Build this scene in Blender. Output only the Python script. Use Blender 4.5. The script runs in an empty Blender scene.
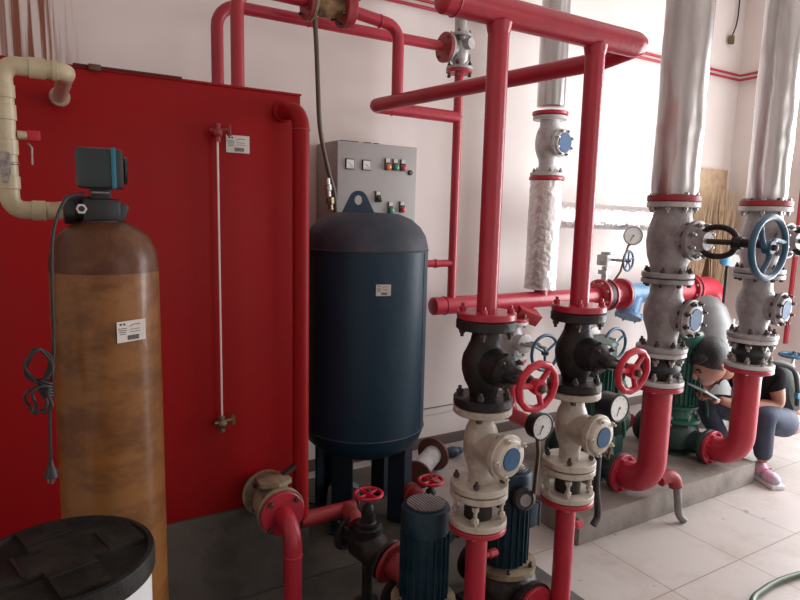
import bpy, bmesh, math, random
from mathutils import Vector, Matrix, Euler
random.seed(7)
PI = math.pi
S = bpy.context.scene
COL = S.collection

# ------------------------------------------------------------------ camera, light, exposure
cam = bpy.data.objects.new('camera', bpy.data.cameras.new('camera')); COL.objects.link(cam)
rgt = Vector((0.8589569, -0.51149814, 0.02372121)); upv = Vector((0.04982677, 0.12960063, 0.99031357)); fwd = Vector((0.50961784, 0.84945472, -0.13680766))
m = Matrix.Identity(4)
for i in range(3):
    m[i][0] = rgt[i]; m[i][1] = upv[i]; m[i][2] = -fwd[i]
m.translation = Vector((0, 0, 1.5))
cam.matrix_world = m
cam.data.sensor_width = 36; cam.data.lens = 612.1/800*36; cam.data.clip_start = 0.02
S.camera = cam
S.view_settings.view_transform = 'Standard'; S.view_settings.look = 'None'
S.view_settings.gamma = 1; S.view_settings.use_curve_mapping = False
S.view_settings.exposure = 0.0
W = bpy.data.worlds.new('world'); S.world = W; W.use_nodes = True
W.node_tree.nodes['Background'].inputs[0].default_value = (0.80, 0.90, 1.0, 1)
W.node_tree.nodes['Background'].inputs[1].default_value = 1.0
def area(name, loc, look, sx, sy, power, color):
    l = bpy.data.lights.new(name, 'AREA'); l.shape = 'RECTANGLE'; l.size = sx; l.size_y = sy; l.energy = power; l.color = color
    o = bpy.data.objects.new(name, l); COL.objects.link(o); o.location = loc
    o.rotation_euler = (Vector(look)-Vector(loc)).to_track_quat('-Z', 'Y').to_euler()
    return o
area('window_daylight', (5.22, 1.05, 1.45), (0, 1.05, 1.45), 2.05, 2.65, 198, (0.97, 0.97, 1.0))
area('front_fill_light', (2.9, -2.52, 1.9), (2.9, 3, 1.75), 1.7, 1.5, 19, (1.0, 0.92, 0.86))  # weak fill light added behind the camera, no source seen there

# ------------------------------------------------------------------ materials
def mat(name, col, rough=0.5, metal=0.0, var=0.0, vcol=None, vscale=6.0, bump=0.0, bscale=40.0, stretch=None, coat=0.0, lo=0.45, hi=0.62, spec=0.5):
    M = bpy.data.materials.new(name); M.use_nodes = True
    nt = M.node_tree; N = nt.nodes; L = nt.links; b = N['Principled BSDF']
    b.inputs['Base Color'].default_value = (*col, 1); b.inputs['Roughness'].default_value = rough
    b.inputs['Metallic'].default_value = metal; b.inputs['Specular IOR Level'].default_value = spec; b.inputs['Coat Weight'].default_value = coat
    tc = N.new('ShaderNodeTexCoord'); mp = N.new('ShaderNodeMapping'); L.new(tc.outputs['Object'], mp.inputs[0])
    if stretch: mp.inputs['Scale'].default_value = stretch
    if var > 0:
        n = N.new('ShaderNodeTexNoise'); n.inputs['Scale'].default_value = vscale; n.inputs['Detail'].default_value = 6; n.inputs['Roughness'].default_value = 0.65
        L.new(mp.outputs[0], n.inputs['Vector'])
        r = N.new('ShaderNodeMapRange'); r.inputs[1].default_value = lo; r.inputs[2].default_value = hi; r.inputs[4].default_value = var
        L.new(n.outputs['Fac'], r.inputs[0])
        mx = N.new('ShaderNodeMix'); mx.data_type = 'RGBA'; mx.inputs[6].default_value = (*col, 1)
        mx.inputs[7].default_value = (*(vcol or [c*0.5 for c in col]), 1)
        L.new(r.outputs[0], mx.inputs[0]); L.new(mx.outputs[2], b.inputs['Base Color'])
    if bump > 0:
        n2 = N.new('ShaderNodeTexNoise'); n2.inputs['Scale'].default_value = bscale; n2.inputs['Detail'].default_value = 4
        L.new(mp.outputs[0], n2.inputs['Vector'])
        bp = N.new('ShaderNodeBump'); bp.inputs['Strength'].default_value = bump; bp.inputs['Distance'].default_value = 0.01
        L.new(n2.outputs['Fac'], bp.inputs['Height']); L.new(bp.outputs[0], b.inputs['Normal'])
    return M
RED = mat('red_pipe_paint', (0.42, 0.022, 0.042), 0.33, var=0.45, vcol=(0.30, 0.02, 0.03), vscale=9, bump=0.12, bscale=60)
REDD = mat('dull_red_paint', (0.30, 0.018, 0.024), 0.5, var=0.7, vcol=(0.14, 0.03, 0.025), vscale=12, bump=0.2, bscale=60)
REDV = mat('vessel_red_enamel', (0.28, 0.006, 0.008), 0.45, spec=0.13, var=0.5, vcol=(0.24, 0.012, 0.012), vscale=2.6, bump=0.10, bscale=9)
REDW = mat('handwheel_red', (0.52, 0.012, 0.035), 0.38, var=0.3, vscale=20)
BLK = mat('black_cast_iron', (0.012, 0.011, 0.012), 0.5, spec=.35, var=0.8, vcol=(0.045, 0.032, 0.026), vscale=9, bump=0.4, bscale=50)
BLKP = mat('black_plastic', (0.012, 0.013, 0.016), 0.35, var=0.4, vcol=(0.03, 0.028, 0.027), vscale=20)
LIDM = mat('dusty_black_lid', (0.010, 0.0095, 0.009), 0.6, spec=.2, var=0.8, vcol=(0.032, 0.028, 0.022), vscale=9, bump=0.3, bscale=45)
CREAM = mat('cream_valve_paint', (0.50, 0.45, 0.38), 0.45, var=0.75, vcol=(0.27, 0.22, 0.17), vscale=14, bump=0.3, bscale=55)
CREAMD = mat('dirty_cream_iron', (0.28, 0.22, 0.14), 0.55, var=0.9, vcol=(0.10, 0.065, 0.04), vscale=14, bump=0.4, bscale=50)
GREY = mat('grey_valve_paint', (0.33, 0.31, 0.31), 0.42, var=0.8, vcol=(0.17, 0.15, 0.15), vscale=9, bump=0.3, bscale=55)
GREYL = mat('light_grey_valve_paint', (0.52, 0.50, 0.49), 0.4, var=0.7, vcol=(0.30, 0.28, 0.27), vscale=12, bump=0.3, bscale=55)
STEEL = mat('bolt_steel', (0.40, 0.38, 0.36), 0.38, 0.7, var=0.7, vcol=(0.13, 0.10, 0.08), vscale=60)
DBOLT = mat('dark_bolt', (0.07, 0.05, 0.045), 0.5, 0.4)
GALV = mat('galvanised_pipe', (0.42, 0.41, 0.40), 0.42, 0.5, var=0.6, vcol=(0.26, 0.24, 0.22), vscale=14)
ALU = mat('aluminium_jacket', (0.56, 0.545, 0.54), 0.27, 0.85, var=0.8, vcol=(0.34, 0.33, 0.32), vscale=3.5, bump=0.9, bscale=5, stretch=(1, 1, 0.18))
FOIL = mat('crumpled_foil', (0.72, 0.68, 0.67), 0.34, 0.7, var=0.4, vcol=(0.5, 0.46, 0.45), vscale=18, bump=1.0, bscale=22)
BLUE = mat('tank_blue_paint', (0.006, 0.032, 0.060), 0.42,spec=.35,  var=0.35, vcol=(0.012, 0.05, 0.08), vscale=5, bump=0.12, bscale=30)
BLUED = mat('tank_blue_dusty_dome', (0.025, 0.045, 0.07), 0.6, var=0.8, vcol=(0.075, 0.07, 0.075), vscale=5, bump=0.1, bscale=30)
TEAL = mat('motor_teal_paint', (0.006, 0.028, 0.044), 0.45, spec=.3, var=0.5, vcol=(0.03, 0.06, 0.08), vscale=12)
LBLUE = mat('valve_cap_blue', (0.028, 0.085, 0.19), 0.6, spec=.3, var=0.5, vcol=(0.06, 0.11, 0.17), vscale=16)
STRB = mat('strainer_blue_paint', (0.13, 0.26, 0.42), 0.42, var=0.5, vcol=(0.07, 0.15, 0.26), vscale=12, bump=0.2)
WHBL = mat('handwheel_blue', (0.022, 0.095, 0.17), 0.4, var=0.5, vcol=(0.07, 0.10, 0.13), vscale=20)
GREEN = mat('pump_green_paint', (0.010, 0.11, 0.075), 0.42, var=0.6, vcol=(0.012, 0.05, 0.04), vscale=12, bump=0.15)
GREEND = mat('pump_dark_green_casting', (0.010, 0.045, 0.035), 0.5, var=0.7, vcol=(0.03, 0.04, 0.035), vscale=12, bump=0.3)
FRP = mat('amber_fibreglass', (0.23, 0.098, 0.026), 0.36, spec=.3, var=0.85, vcol=(0.115, 0.042, 0.012), vscale=7, bump=0.15, bscale=14, stretch=(1, 1, 2.2), coat=0.15)
FRPT = mat('brown_fibreglass_dome', (0.085, 0.030, 0.014), 0.33, spec=.25, var=0.7, vcol=(0.15, 0.07, 0.035), vscale=10, bump=0.3, bscale=24)
PVC = mat('cream_pvc', (0.56, 0.49, 0.33), 0.36, var=0.6, vcol=(0.42, 0.34, 0.2), vscale=7)
PVCG = mat('glued_pvc_joint', (0.42, 0.31, 0.24), 0.3, var=0.6, vcol=(0.30, 0.17, 0.12), vscale=25)
WHITE = mat('white_plastic', (0.62, 0.62, 0.63), 0.45, var=0.3, vcol=(0.45, 0.44, 0.43))
PAPER = mat('label_paper', (0.62, 0.59, 0.55), 0.5, var=0.3, vcol=(0.5, 0.46, 0.42), vscale=30)
INK = mat('label_ink', (0.05, 0.045, 0.05), 0.6)
INKR = mat('label_pink_ink', (0.45, 0.08, 0.14), 0.6)
BOXG = mat('cabinet_grey_enamel', (0.36, 0.345, 0.33), 0.42, var=0.2, vcol=(0.31, 0.29, 0.28), vscale=3)
BOXS = mat('cabinet_side_enamel', (0.33, 0.30, 0.29), 0.45)
CONC = mat('plinth_concrete', (0.24, 0.21, 0.185), 0.8, var=0.8, vcol=(0.13, 0.11, 0.095), vscale=3.2, bump=0.4, bscale=22)
CONCD = mat('shade_darkened_concrete', (0.085, 0.073, 0.06), 0.85, var=0.8, vcol=(0.04, 0.032, 0.025), vscale=3, bump=0.5, bscale=18)  # concrete colour darkened to stand for the lack of light
HOSE = mat('grey_conduit_rubber', (0.10, 0.075, 0.06), 0.55, bump=0.2, bscale=120)
RUB = mat('black_rubber', (0.016, 0.015, 0.017), 0.5, bump=0.1)
GLASS = mat('gauge_dial_white', (0.70, 0.70, 0.68), 0.25, var=0.3, vcol=(0.55, 0.54, 0.5), vscale=30)
BRASS = mat('dark_brass', (0.20, 0.14, 0.08), 0.4, 0.6, var=0.5)
STRAW = mat('dry_straw', (0.52, 0.38, 0.25), 0.8, var=0.7, vcol=(0.38, 0.26, 0.15), vscale=20)
TUBE = mat('clear_sight_tube', (0.80, 0.62, 0.58), 0.2, coat=0.5)
def emis(col): return mat('lens', col, 0.25, coat=0.4)
LGRN = mat('lens_green', (0.02, 0.30, 0.11), 0.25, coat=0.4); LRED = mat('lens_red', (0.55, 0.02, 0.05), 0.25, coat=0.4); LORG = mat('lens_orange', (0.80, 0.17, 0.03), 0.25, coat=0.4)
GHOSE = mat('green_hose', (0.055, 0.095, 0.045), 0.45)

def wall_mat():
    M = mat('painted_wall', (0.66, 0.595, 0.565), 0.75)
    nt = M.node_tree; N = nt.nodes; L = nt.links; b = N['Principled BSDF']
    g = N.new('ShaderNodeNewGeometry'); sp = N.new('ShaderNodeSeparateXYZ'); L.new(g.outputs['Position'], sp.inputs[0])
    n = N.new('ShaderNodeTexNoise'); n.inputs['Scale'].default_value = 1.3; n.inputs['Detail'].default_value = 6; L.new(g.outputs['Position'], n.inputs['Vector'])
    mr = N.new('ShaderNodeMapRange'); mr.inputs[1].default_value = 0.4; mr.inputs[2].default_value = 0.7; L.new(n.outputs['Fac'], mr.inputs[0])
    mx = N.new('ShaderNodeMix'); mx.data_type = 'RGBA'; mx.inputs[6].default_value = (0.80, 0.735, 0.70, 1); mx.inputs[7].default_value = (0.72, 0.65, 0.61, 1)
    L.new(mr.outputs[0], mx.inputs[0])
    # rust runs on the wall above the pvc pipe
    mp = N.new('ShaderNodeMapping'); mp.inputs['Scale'].default_value = (42, 1, 1.0); L.new(g.outputs['Position'], mp.inputs[0])
    dn = N.new('ShaderNodeTexNoise'); dn.inputs['Scale'].default_value = 1.0; dn.inputs['Detail'].default_value = 4; L.new(mp.outputs[0], dn.inputs['Vector'])
    dr = N.new('ShaderNodeMapRange'); dr.inputs[1].default_value = 0.49; dr.inputs[2].default_value = 0.58; L.new(dn.outputs['Fac'], dr.inputs[0])
    def ramp(sock, a, b_, inv=False):
        r = N.new('ShaderNodeMapRange'); r.inputs[1].default_value = a; r.inputs[2].default_value = b_
        if inv: r.inputs[3].default_value = 1; r.inputs[4].default_value = 0
        L.new(sock, r.inputs[0]); return r.outputs[0]
    def mul(a, b_):
        q = N.new('ShaderNodeMath'); q.operation = 'MULTIPLY'; L.new(a, q.inputs[0]); L.new(b_, q.inputs[1]); return q.outputs[0]
    k = mul(mul(dr.outputs[0], ramp(sp.outputs[0], -0.25, -0.02)), mul(ramp(sp.outputs[0], 0.10, 0.24, True), ramp(sp.outputs[2], 1.7, 2.0)))
    mx2 = N.new('ShaderNodeMix'); mx2.data_type = 'RGBA'; mx2.inputs[7].default_value = (0.26, 0.09, 0.05, 1)
    L.new(mx.outputs[2], mx2.inputs[6]); L.new(k, mx2.inputs[0]); L.new(mx2.outputs[2], b.inputs['Base Color'])
    return M
WALL = wall_mat()
def floor_mat():
    M = mat('cream_floor_tile', (0.6, 0.55, 0.5), 0.32)
    nt = M.node_tree; N = nt.nodes; L = nt.links; b = N['Principled BSDF']
    g = N.new('ShaderNodeNewGeometry')
    mp = N.new('ShaderNodeMapping'); L.new(g.outputs['Position'], mp.inputs[0])
    P = 0.4785
    mp.inputs['Location'].default_value = (-(2.185 % P)/P, -(1.41 % P)/P, 0); mp.inputs['Scale'].default_value = (1/P, 1/P, 1)
    br = N.new('ShaderNodeTexBrick'); br.offset = 0; br.squash = 1
    br.inputs['Scale'].default_value = 1; br.inputs['Brick Width'].default_value = 1; br.inputs['Row Height'].default_value = 1
    br.inputs['Mortar Size'].default_value = 0.006; br.inputs['Mortar Smooth'].default_value = 0.2
    br.inputs['Color1'].default_value = (0.47, 0.425, 0.40, 1); br.inputs['Color2'].default_value = (0.44, 0.40, 0.375, 1); br.inputs['Mortar'].default_value = (0.24, 0.17, 0.12, 1)
    L.new(mp.outputs[0], br.inputs['Vector'])
    n = N.new('ShaderNodeTexNoise'); n.inputs['Scale'].default_value = 2.2; n.inputs['Detail'].default_value = 9; n.inputs['Roughness'].default_value = 0.7; L.new(g.outputs['Position'], n.inputs['Vector'])
    mr = N.new('ShaderNodeMapRange'); mr.inputs[1].default_value = 0.46; mr.inputs[2].default_value = 0.72; mr.inputs[4].default_value = 0.75; L.new(n.outputs['Fac'], mr.inputs[0])
    mx = N.new('ShaderNodeMix'); mx.data_type = 'RGBA'; mx.inputs[7].default_value = (0.30, 0.235, 0.19, 1); L.new(br.outputs['Color'], mx.inputs[6]); L.new(mr.outputs[0], mx.inputs[0])
    n3 = N.new('ShaderNodeTexNoise'); n3.inputs['Scale'].default_value = 16; n3.inputs['Detail'].default_value = 3; L.new(g.outputs['Position'], n3.inputs['Vector'])
    m3 = N.new('ShaderNodeMapRange'); m3.inputs[1].default_value = 0.70; m3.inputs[2].default_value = 0.76; m3.inputs[4].default_value = 0.7; L.new(n3.outputs['Fac'], m3.inputs[0])
    mx3 = N.new('ShaderNodeMix'); mx3.data_type = 'RGBA'; mx3.inputs[7].default_value = (0.17, 0.12, 0.09, 1); L.new(mx.outputs[2], mx3.inputs[6]); L.new(m3.outputs[0], mx3.inputs[0])
    L.new(mx3.outputs[2], b.inputs['Base Color'])
    rr = N.new('ShaderNodeMapRange'); rr.inputs[3].default_value = 0.25; rr.inputs[4].default_value = 0.55; L.new(n.outputs['Fac'], rr.inputs[0]); L.new(rr.outputs[0], b.inputs['Roughness'])
    return M
FLOOR = floor_mat()

# ------------------------------------------------------------------ mesh helpers
V = Vector
X = V((1, 0, 0)); Y = V((0, 1, 0)); Z = V((0, 0, 1))
def frame(ax):
    ax = V(ax).normalized()
    ref = Z if abs(ax.z) < 0.9 else X
    a = ref.cross(ax).normalized(); b = ax.cross(a)
    return ax, a, b
class MB:
    def __init__(s): s.v = []; s.f = []; s.m = []; s.mats = []
    def mi(s, mt):
        if mt not in s.mats: s.mats.append(mt)
        return s.mats.index(mt)
    def add(s, vs, fs, mt):
        o = len(s.v); s.v += [V(q) for q in vs]; k = s.mi(mt)
        for q in fs: s.f.append([i+o for i in q]); s.m.append(k)
        return s
    def lathe(s, P, ax, prof, mt, seg=28, rot=0):
        """prof: (radius, distance along the axis) pairs"""
        P = V(P); ax, a, b = frame(ax); vs = []; fs = []; rings = []
        for r, t in prof:
            if r < 1e-6: rings.append([len(vs)]); vs.append(P+ax*t)
            else:
                rings.append(list(range(len(vs), len(vs)+seg)))
                for i in range(seg):
                    q = 2*PI*i/seg+rot; vs.append(P+ax*t+(a*math.cos(q)+b*math.sin(q))*r)
        for A, B in zip(rings, rings[1:]):
            for i in range(seg):
                j = (i+1) % seg
                if len(A) == 1 and len(B) == 1: break
                if len(A) == 1: fs.append([A[0], B[i], B[j]][::-1])
                elif len(B) == 1: fs.append([A[i], A[j], B[0]])
                else: fs.append([A[i], A[j], B[j], B[i]])
        if len(rings[0]) > 1: fs.append(rings[0][::-1])
        if len(rings[-1]) > 1: fs.append(rings[-1])
        return s.add(vs, fs, mt)
    def cyl(s, P, Q, r, mt, seg=24, ch=0.0):
        P = V(P); Q = V(Q); L = (Q-P).length
        pr = [(r, 0), (r, L)] if ch == 0 else [(r-ch, 0), (r, ch), (r, L-ch), (r-ch, L)]
        return s.lathe(P, Q-P, pr, mt, seg)
    def tube(s, pts, r, mt, seg=24, cap=True):
        pts = [V(p) for p in pts]; n = len(pts); rr = r if isinstance(r, (list, tuple)) else [r]*n
        T = []
        for i in range(n):
            t = (pts[min(i+1, n-1)]-pts[max(i-1, 0)]); T.append(t.normalized())
        _, a, b = frame(T[0]); vs = []
        for i in range(n):
            if i:
                q = T[i-1].rotation_difference(T[i]); a = q @ a
                a = (a-T[i]*a.dot(T[i])).normalized()
            b = T[i].cross(a)
            # widen at bends kept out; circular sections
            for k in range(seg):
                w = 2*PI*k/seg; vs.append(pts[i]+(a*math.cos(w)+b*math.sin(w))*rr[i])
        fs = []
        for i in range(n-1):
            for k in range(seg):
                j = (k+1) % seg; fs.append([i*seg+k, i*seg+j, (i+1)*seg+j, (i+1)*seg+k])
        if cap: fs.append(list(range(seg))[::-1]); fs.append([(n-1)*seg+k for k in range(seg)])
        return s.add(vs, fs, mt)
    def torus(s, P, ax, R, r, mt, seg=36, sec=10, a0=0, a1=2*PI):
        P = V(P); ax, a, b = frame(ax)
        full = abs(a1-a0-2*PI) < 1e-6; vs = []; fs = []; n = seg if full else seg+1
        for i in range(n):
            w = a0+(a1-a0)*i/seg; d = a*math.cos(w)+b*math.sin(w)
            for k in range(sec):
                q = 2*PI*k/sec; vs.append(P+d*(R+r*math.cos(q))+ax*(r*math.sin(q)))
        for i in range(seg):
            j = (i+1) % n
            for k in range(sec):
                l = (k+1) % sec; fs.append([i*sec+k, j*sec+k, j*sec+l, i*sec+l])
        return s.add(vs, fs, mt)
    def box(s, c, d, mt, rot=None, ch=0.0):
        c = V(c); hx, hy, hz = [q/2 for q in d]; R = rot or Matrix.Identity(3)
        bm = bmesh.new(); bmesh.ops.create_cube(bm, size=1)
        for v in bm.verts: v.co = V((v.co.x*d[0], v.co.y*d[1], v.co.z*d[2]))
        if ch > 0: bmesh.ops.bevel(bm, geom=bm.edges[:], offset=ch, segments=2, profile=0.6, affect='EDGES')
        bm.verts.index_update()
        s.add([c+R @ v.co for v in bm.verts], [[v.index for v in f.verts] for f in bm.faces], mt); bm.free(); return s
    def sph(s, P, r, mt, sc=(1, 1, 1), seg=24, rot=None):
        P = V(P); vs = []; fs = []; R = rot or Matrix.Identity(3); n = seg//2
        for i in range(n+1):
            t = PI*i/n
            for k in range(seg):
                w = 2*PI*k/seg; vs.append(P+R @ V((r*sc[0]*math.sin(t)*math.cos(w), r*sc[1]*math.sin(t)*math.sin(w), r*sc[2]*math.cos(t))))
        for i in range(n):
            for k in range(seg):
                j = (k+1) % seg; fs.append([i*seg+k, (i+1)*seg+k, (i+1)*seg+j, i*seg+j])
        return s.add(vs, fs, mt)
    def prism(s, poly, ext, mt):
        """poly: list of 3-D points, ext: extrusion vector"""
        n = len(poly); vs = [V(p) for p in poly]+[V(p)+V(ext) for p in poly]
        fs = [list(range(n))[::-1], [n+i for i in range(n)]]+[[i, (i+1) % n, n+(i+1) % n, n+i] for i in range(n)]
        return s.add(vs, fs, mt)
def arc(pts, rad, n=7):
    """polyline with rounded corners"""
    pts = [V(p) for p in pts]; out = [pts[0]]
    for i in range(1, len(pts)-1):
        p = pts[i]; u = (pts[i-1]-p); w = (pts[i+1]-p); r = rad[i-1] if isinstance(rad, (list, tuple)) else rad
        uu = u.normalized(); ww = w.normalized(); ang = uu.angle(ww); d = min(r/math.tan(ang/2), u.length*0.98, w.length*0.98); r = d*math.tan(ang/2)
        c = p+(uu+ww).normalized()*(r/math.sin(ang/2)); A = p+uu*d-c; B = p+ww*d-c; tot = A.angle(B); axr = A.cross(B).normalized()
        for k in range(n+1): out.append(c+Matrix.Rotation(tot*k/n, 3, axr) @ A)
    out.append(pts[-1]); return out
def curve_pts(pts, n=8):
    """smooth spline through points"""
    pts = [V(p) for p in pts]; P = [pts[0]*2-pts[1]]+pts+[pts[-1]*2-pts[-2]]; out = []
    for i in range(1, len(P)-2):
        a, b, c, d = P[i-1:i+3]
        for k in range(n):
            t = k/n; out.append(0.5*((2*b)+(c-a)*t+(2*a-5*b+4*c-d)*t*t+(-a+3*b-3*c+d)*t**3))
    out.append(pts[-1]); return out
def wpos(o):
    p = V(o.location)
    while o.parent: o = o.parent; p += V(o.location)
    return p
def obj(name, mb, parent=None, label=None, sharp=38, at=None):
    """link the mesh as one object; vertices are world coordinates"""
    me = bpy.data.meshes.new(name)
    base = V(at) if at is not None else (wpos(parent) if parent else V((0, 0, 0)))
    me.from_pydata([v-base for v in mb.v], [], mb.f)
    for mt in mb.mats: me.materials.append(mt)
    me.polygons.foreach_set('material_index', mb.m)
    me.validate(); me.update()
    bm = bmesh.new(); bm.from_mesh(me); bmesh.ops.remove_doubles(bm, verts=bm.verts, dist=1e-6); bm.to_mesh(me); bm.free()
    me.shade_smooth(); me.set_sharp_from_angle(angle=math.radians(sharp))
    o = bpy.data.objects.new(name, me); COL.objects.link(o)
    if parent: o.parent = parent; o.location = base-wpos(parent)
    elif at is not None: o.location = base
    if label: o['label'] = label
    return o
def thing(name, label, cat, loc, group=None):
    o = bpy.data.objects.new(name, None); o.empty_display_size = 0.05; COL.objects.link(o); o.location = loc
    o['label'] = label; o['category'] = cat
    if group: o['group'] = group
    return o
def tag(o, label, cat, group=None, kind=None):
    o['label'] = label; o['category'] = cat
    if group: o['group'] = group
    if kind: o['kind'] = kind
    return o
def struct(name, mb, sharp=38):
    o = obj(name, mb, sharp=sharp); o['kind'] = 'structure'; return o

_bolts = {}
def bolt_mesh(r, L, th, mt):
    """hex bolt centred on the joint: head below, nut and thread end above; axis = local z"""
    key = (round(r, 4), round(L, 4), mt.name)
    if key in _bolts: return _bolts[key]
    b = MB()
    b.lathe((0, 0, -L/2), Z, [(r*0.75, -r*1.3), (r, -r*1.1), (r, 0), (r*.8, 0)], mt, 6)
    b.cyl((0, 0, -L/2), (0, 0, L/2+r*2.2), r*0.52, mt, 8)
    b.lathe((0, 0, L/2), Z, [(r*.8, 0), (r, r*.1), (r, r*1.1), (r*0.75, r*1.3)], mt, 6)
    me = bpy.data.meshes.new('bolt'); me.from_pydata(b.v, [], b.f); me.materials.append(mt); me.update()
    _bolts[key] = me; return me
def bolts(parent, P, ax, R, n, r, L, mt, rot=0.0):
    P = V(P); ax, a, b = frame(ax); me = bolt_mesh(r, L, 0, mt); q = Z.rotation_difference(ax)
    for i in range(n):
        w = 2*PI*(i+0.5)/n+rot; o = bpy.data.objects.new('bolt', me); COL.objects.link(o); o.parent = parent
        o.rotation_mode = 'QUATERNION'; o.rotation_quaternion = q
        o.location = P+(a*math.cos(w)+b*math.sin(w))*R-wpos(parent)
def flange(parent, P, ax, R, th, mt, hub=None, name='flange', label=None):
    """flange plate whose face centre is P, growing along ax"""
    b = MB(); c = min(0.003, th*0.2)
    pr = [(R-c, 0), (R, c), (R, th-c), (R-c, th)]
    if hub: pr += [(hub*1.25, th), (hub*1.03, th*1.8)]
    b.lathe(P, ax, pr, mt, 40)
    return obj(name, b, parent, label)
def handwheel(parent, P, ax, R, r, mt, spokes=3, rot=0.3, dish=0.0, label=None, seg=36, curved=False):
    P = V(P); ax, a, b = frame(ax); w = MB()
    w.torus(P, ax, R-r, r, mt, seg, 10)
    w.lathe(P, ax, [(r*1.9, -r*1.3-dish), (r*2.1, -dish), (r*1.9, r*1.3-dish)], mt, 16)
    for i in range(spokes):
        t = rot+2*PI*i/spokes; d = a*math.cos(t)+b*math.sin(t); e = ax.cross(d)
        n = 7; pts = []
        for k in range(n):
            u = k/(n-1); q = P+d*(R-r)*u-ax*dish*(1-u)
            if curved: q += e*math.sin(u*PI*1.6)*R*0.12
            pts.append(q)
        w.tube(pts, [r*1.05, r*.9, r*.8, r*.75, r*.75, r*.8, r*.9], mt, 8)
    w.lathe(P, ax, [(r*1.0, 0), (r*1.0, r*2.4), (r*.7, r*2.6)], DBOLT, 6)
    return obj('handwheel', w, parent, label)

# ------------------------------------------------------------------ the room
RX, LX, FY, BY, CZ = 5.24, -1.6, -2.6, 3.2, 3.7
def slab(name, lo, hi, mt):
    b = MB(); b.box([(l+h)/2 for l, h in zip(lo, hi)], [h-l for l, h in zip(lo, hi)], mt); return struct(name, b)
slab('floor', (LX-.1, FY-.1, -0.1), (RX+.1, BY+.1, 0), FLOOR)
slab('ceiling', (LX-.1, FY-.1, CZ), (RX+.1, BY+.1, CZ+.1), WALL)
slab('wall_back', (LX-.1, BY, 0), (RX+.1, BY+.1, CZ), WALL)
slab('wall_left', (LX-.1, FY, 0), (LX, BY, CZ), WALL)
b = MB()
for lo, hi in (((RX, FY, 0), (RX+.1, 0.0, CZ)), ((RX, 2.1, 0), (RX+.1, BY, CZ)), ((RX, 0.0, 0), (RX+.1, 2.1, .08)), ((RX, 0.0, 2.85), (RX+.1, 2.1, CZ))):
    b.box([(l+h)/2 for l, h in zip(lo, hi)], [h-l for l, h in zip(lo, hi)], WALL)
struct('wall_right', b)
b = MB()
for lo, hi in (((LX, FY-.1, 0), (2.0, FY, CZ)), ((3.8, FY-.1, 0), (RX, FY, CZ)), ((2.0, FY-.1, 0), (3.8, FY, 1.1)), ((2.0, FY-.1, 2.7), (3.8, FY, CZ))):
    b.box([(l+h)/2 for l, h in zip(lo, hi)], [h-l for l, h in zip(lo, hi)], WALL)
struct('wall_front', b)
b = MB()
for y in (0.03, 1.05, 2.07): b.box((RX+.06, y, 1.46), (0.05, 0.06, 2.75), WHITE)
for z in (0.11, 2.82): b.box((RX+.06, 1.05, z), (0.05, 2.1, 0.06), WHITE)
struct('door_1', b)
b = MB()
for x in (2.03, 2.9, 3.77): b.box((x, FY-.06, 1.9), (0.06, 0.05, 1.6), WHITE)
for z in (1.13, 2.67): b.box((2.9, FY-.06, z), (1.8, 0.05, 0.06), WHITE)
struct('added_window_1', b)  # unseen front window, added as an opening for the fill light
BASEM = mat('baseboard_tile', (0.12, 0.09, 0.08), 0.5)
b = MB(); b.box(((0.95+RX)/2, BY-.008, 0.034), (RX-0.95, 0.016, 0.068), BASEM, ch=0.003); struct('baseboard_back', b)
b = MB(); b.box((RX-.008, 2.65, 0.045), (0.016, 1.06, 0.09), BASEM, ch=0.003); struct('baseboard_right', b)
# concrete pad below the front pumps and red vessel, shade put into its colour
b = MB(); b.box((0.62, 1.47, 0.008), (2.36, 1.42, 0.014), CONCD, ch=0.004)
b.box((1.30, 2.63, .008), (.80, .88, .014), CONCD, ch=.004)  # carries the darkened concrete on under the blue tank
tag(obj('concrete_pad', b), 'thin shade-darkened concrete pad on the floor under the front pumps', 'pad')

# ------------------------------------------------------------------ red steel vessel on its plinth
VY = 2.2
b = MB(); b.box((-0.05, 2.66, 0.188), (1.92, 0.94, 0.374), CONCD, ch=0.012)
tag(obj('concrete_plinth', b), 'shade-darkened grey concrete block carrying the big red tank', 'plinth')
t = thing('water_tank', 'large rectangular red steel tank on a concrete block', 'tank', (0, VY+.4, 0.378))
b = MB(); b.box((-0.06, VY+.43, 1.152), (1.864, 0.86, 1.55), REDV, ch=0.006)
obj('tank_body', b, t)
b = MB(); b.box((-0.06, VY+.43, 1.930), (1.868, 0.868, 0.008), REDV, ch=0.002); obj('top_rim', b, t)
b = MB(); b.box((0.19, VY-.008, 1.932), (0.035, 0.02, 0.018), mat('rust', (0.12, 0.05, 0.03), 0.8), ch=0.002); obj('rusty_bracket', b, t, 'rust brown bracket on the top edge'); b = MB(); b.box((0.29, VY-.005, 1.935), (0.32, 0.012, 0.006), mat('dark_rust', (0.05, 0.012, 0.012), 0.7)); obj('rusty_strip', b, t, 'dark rusty strip along the top edge')
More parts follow.
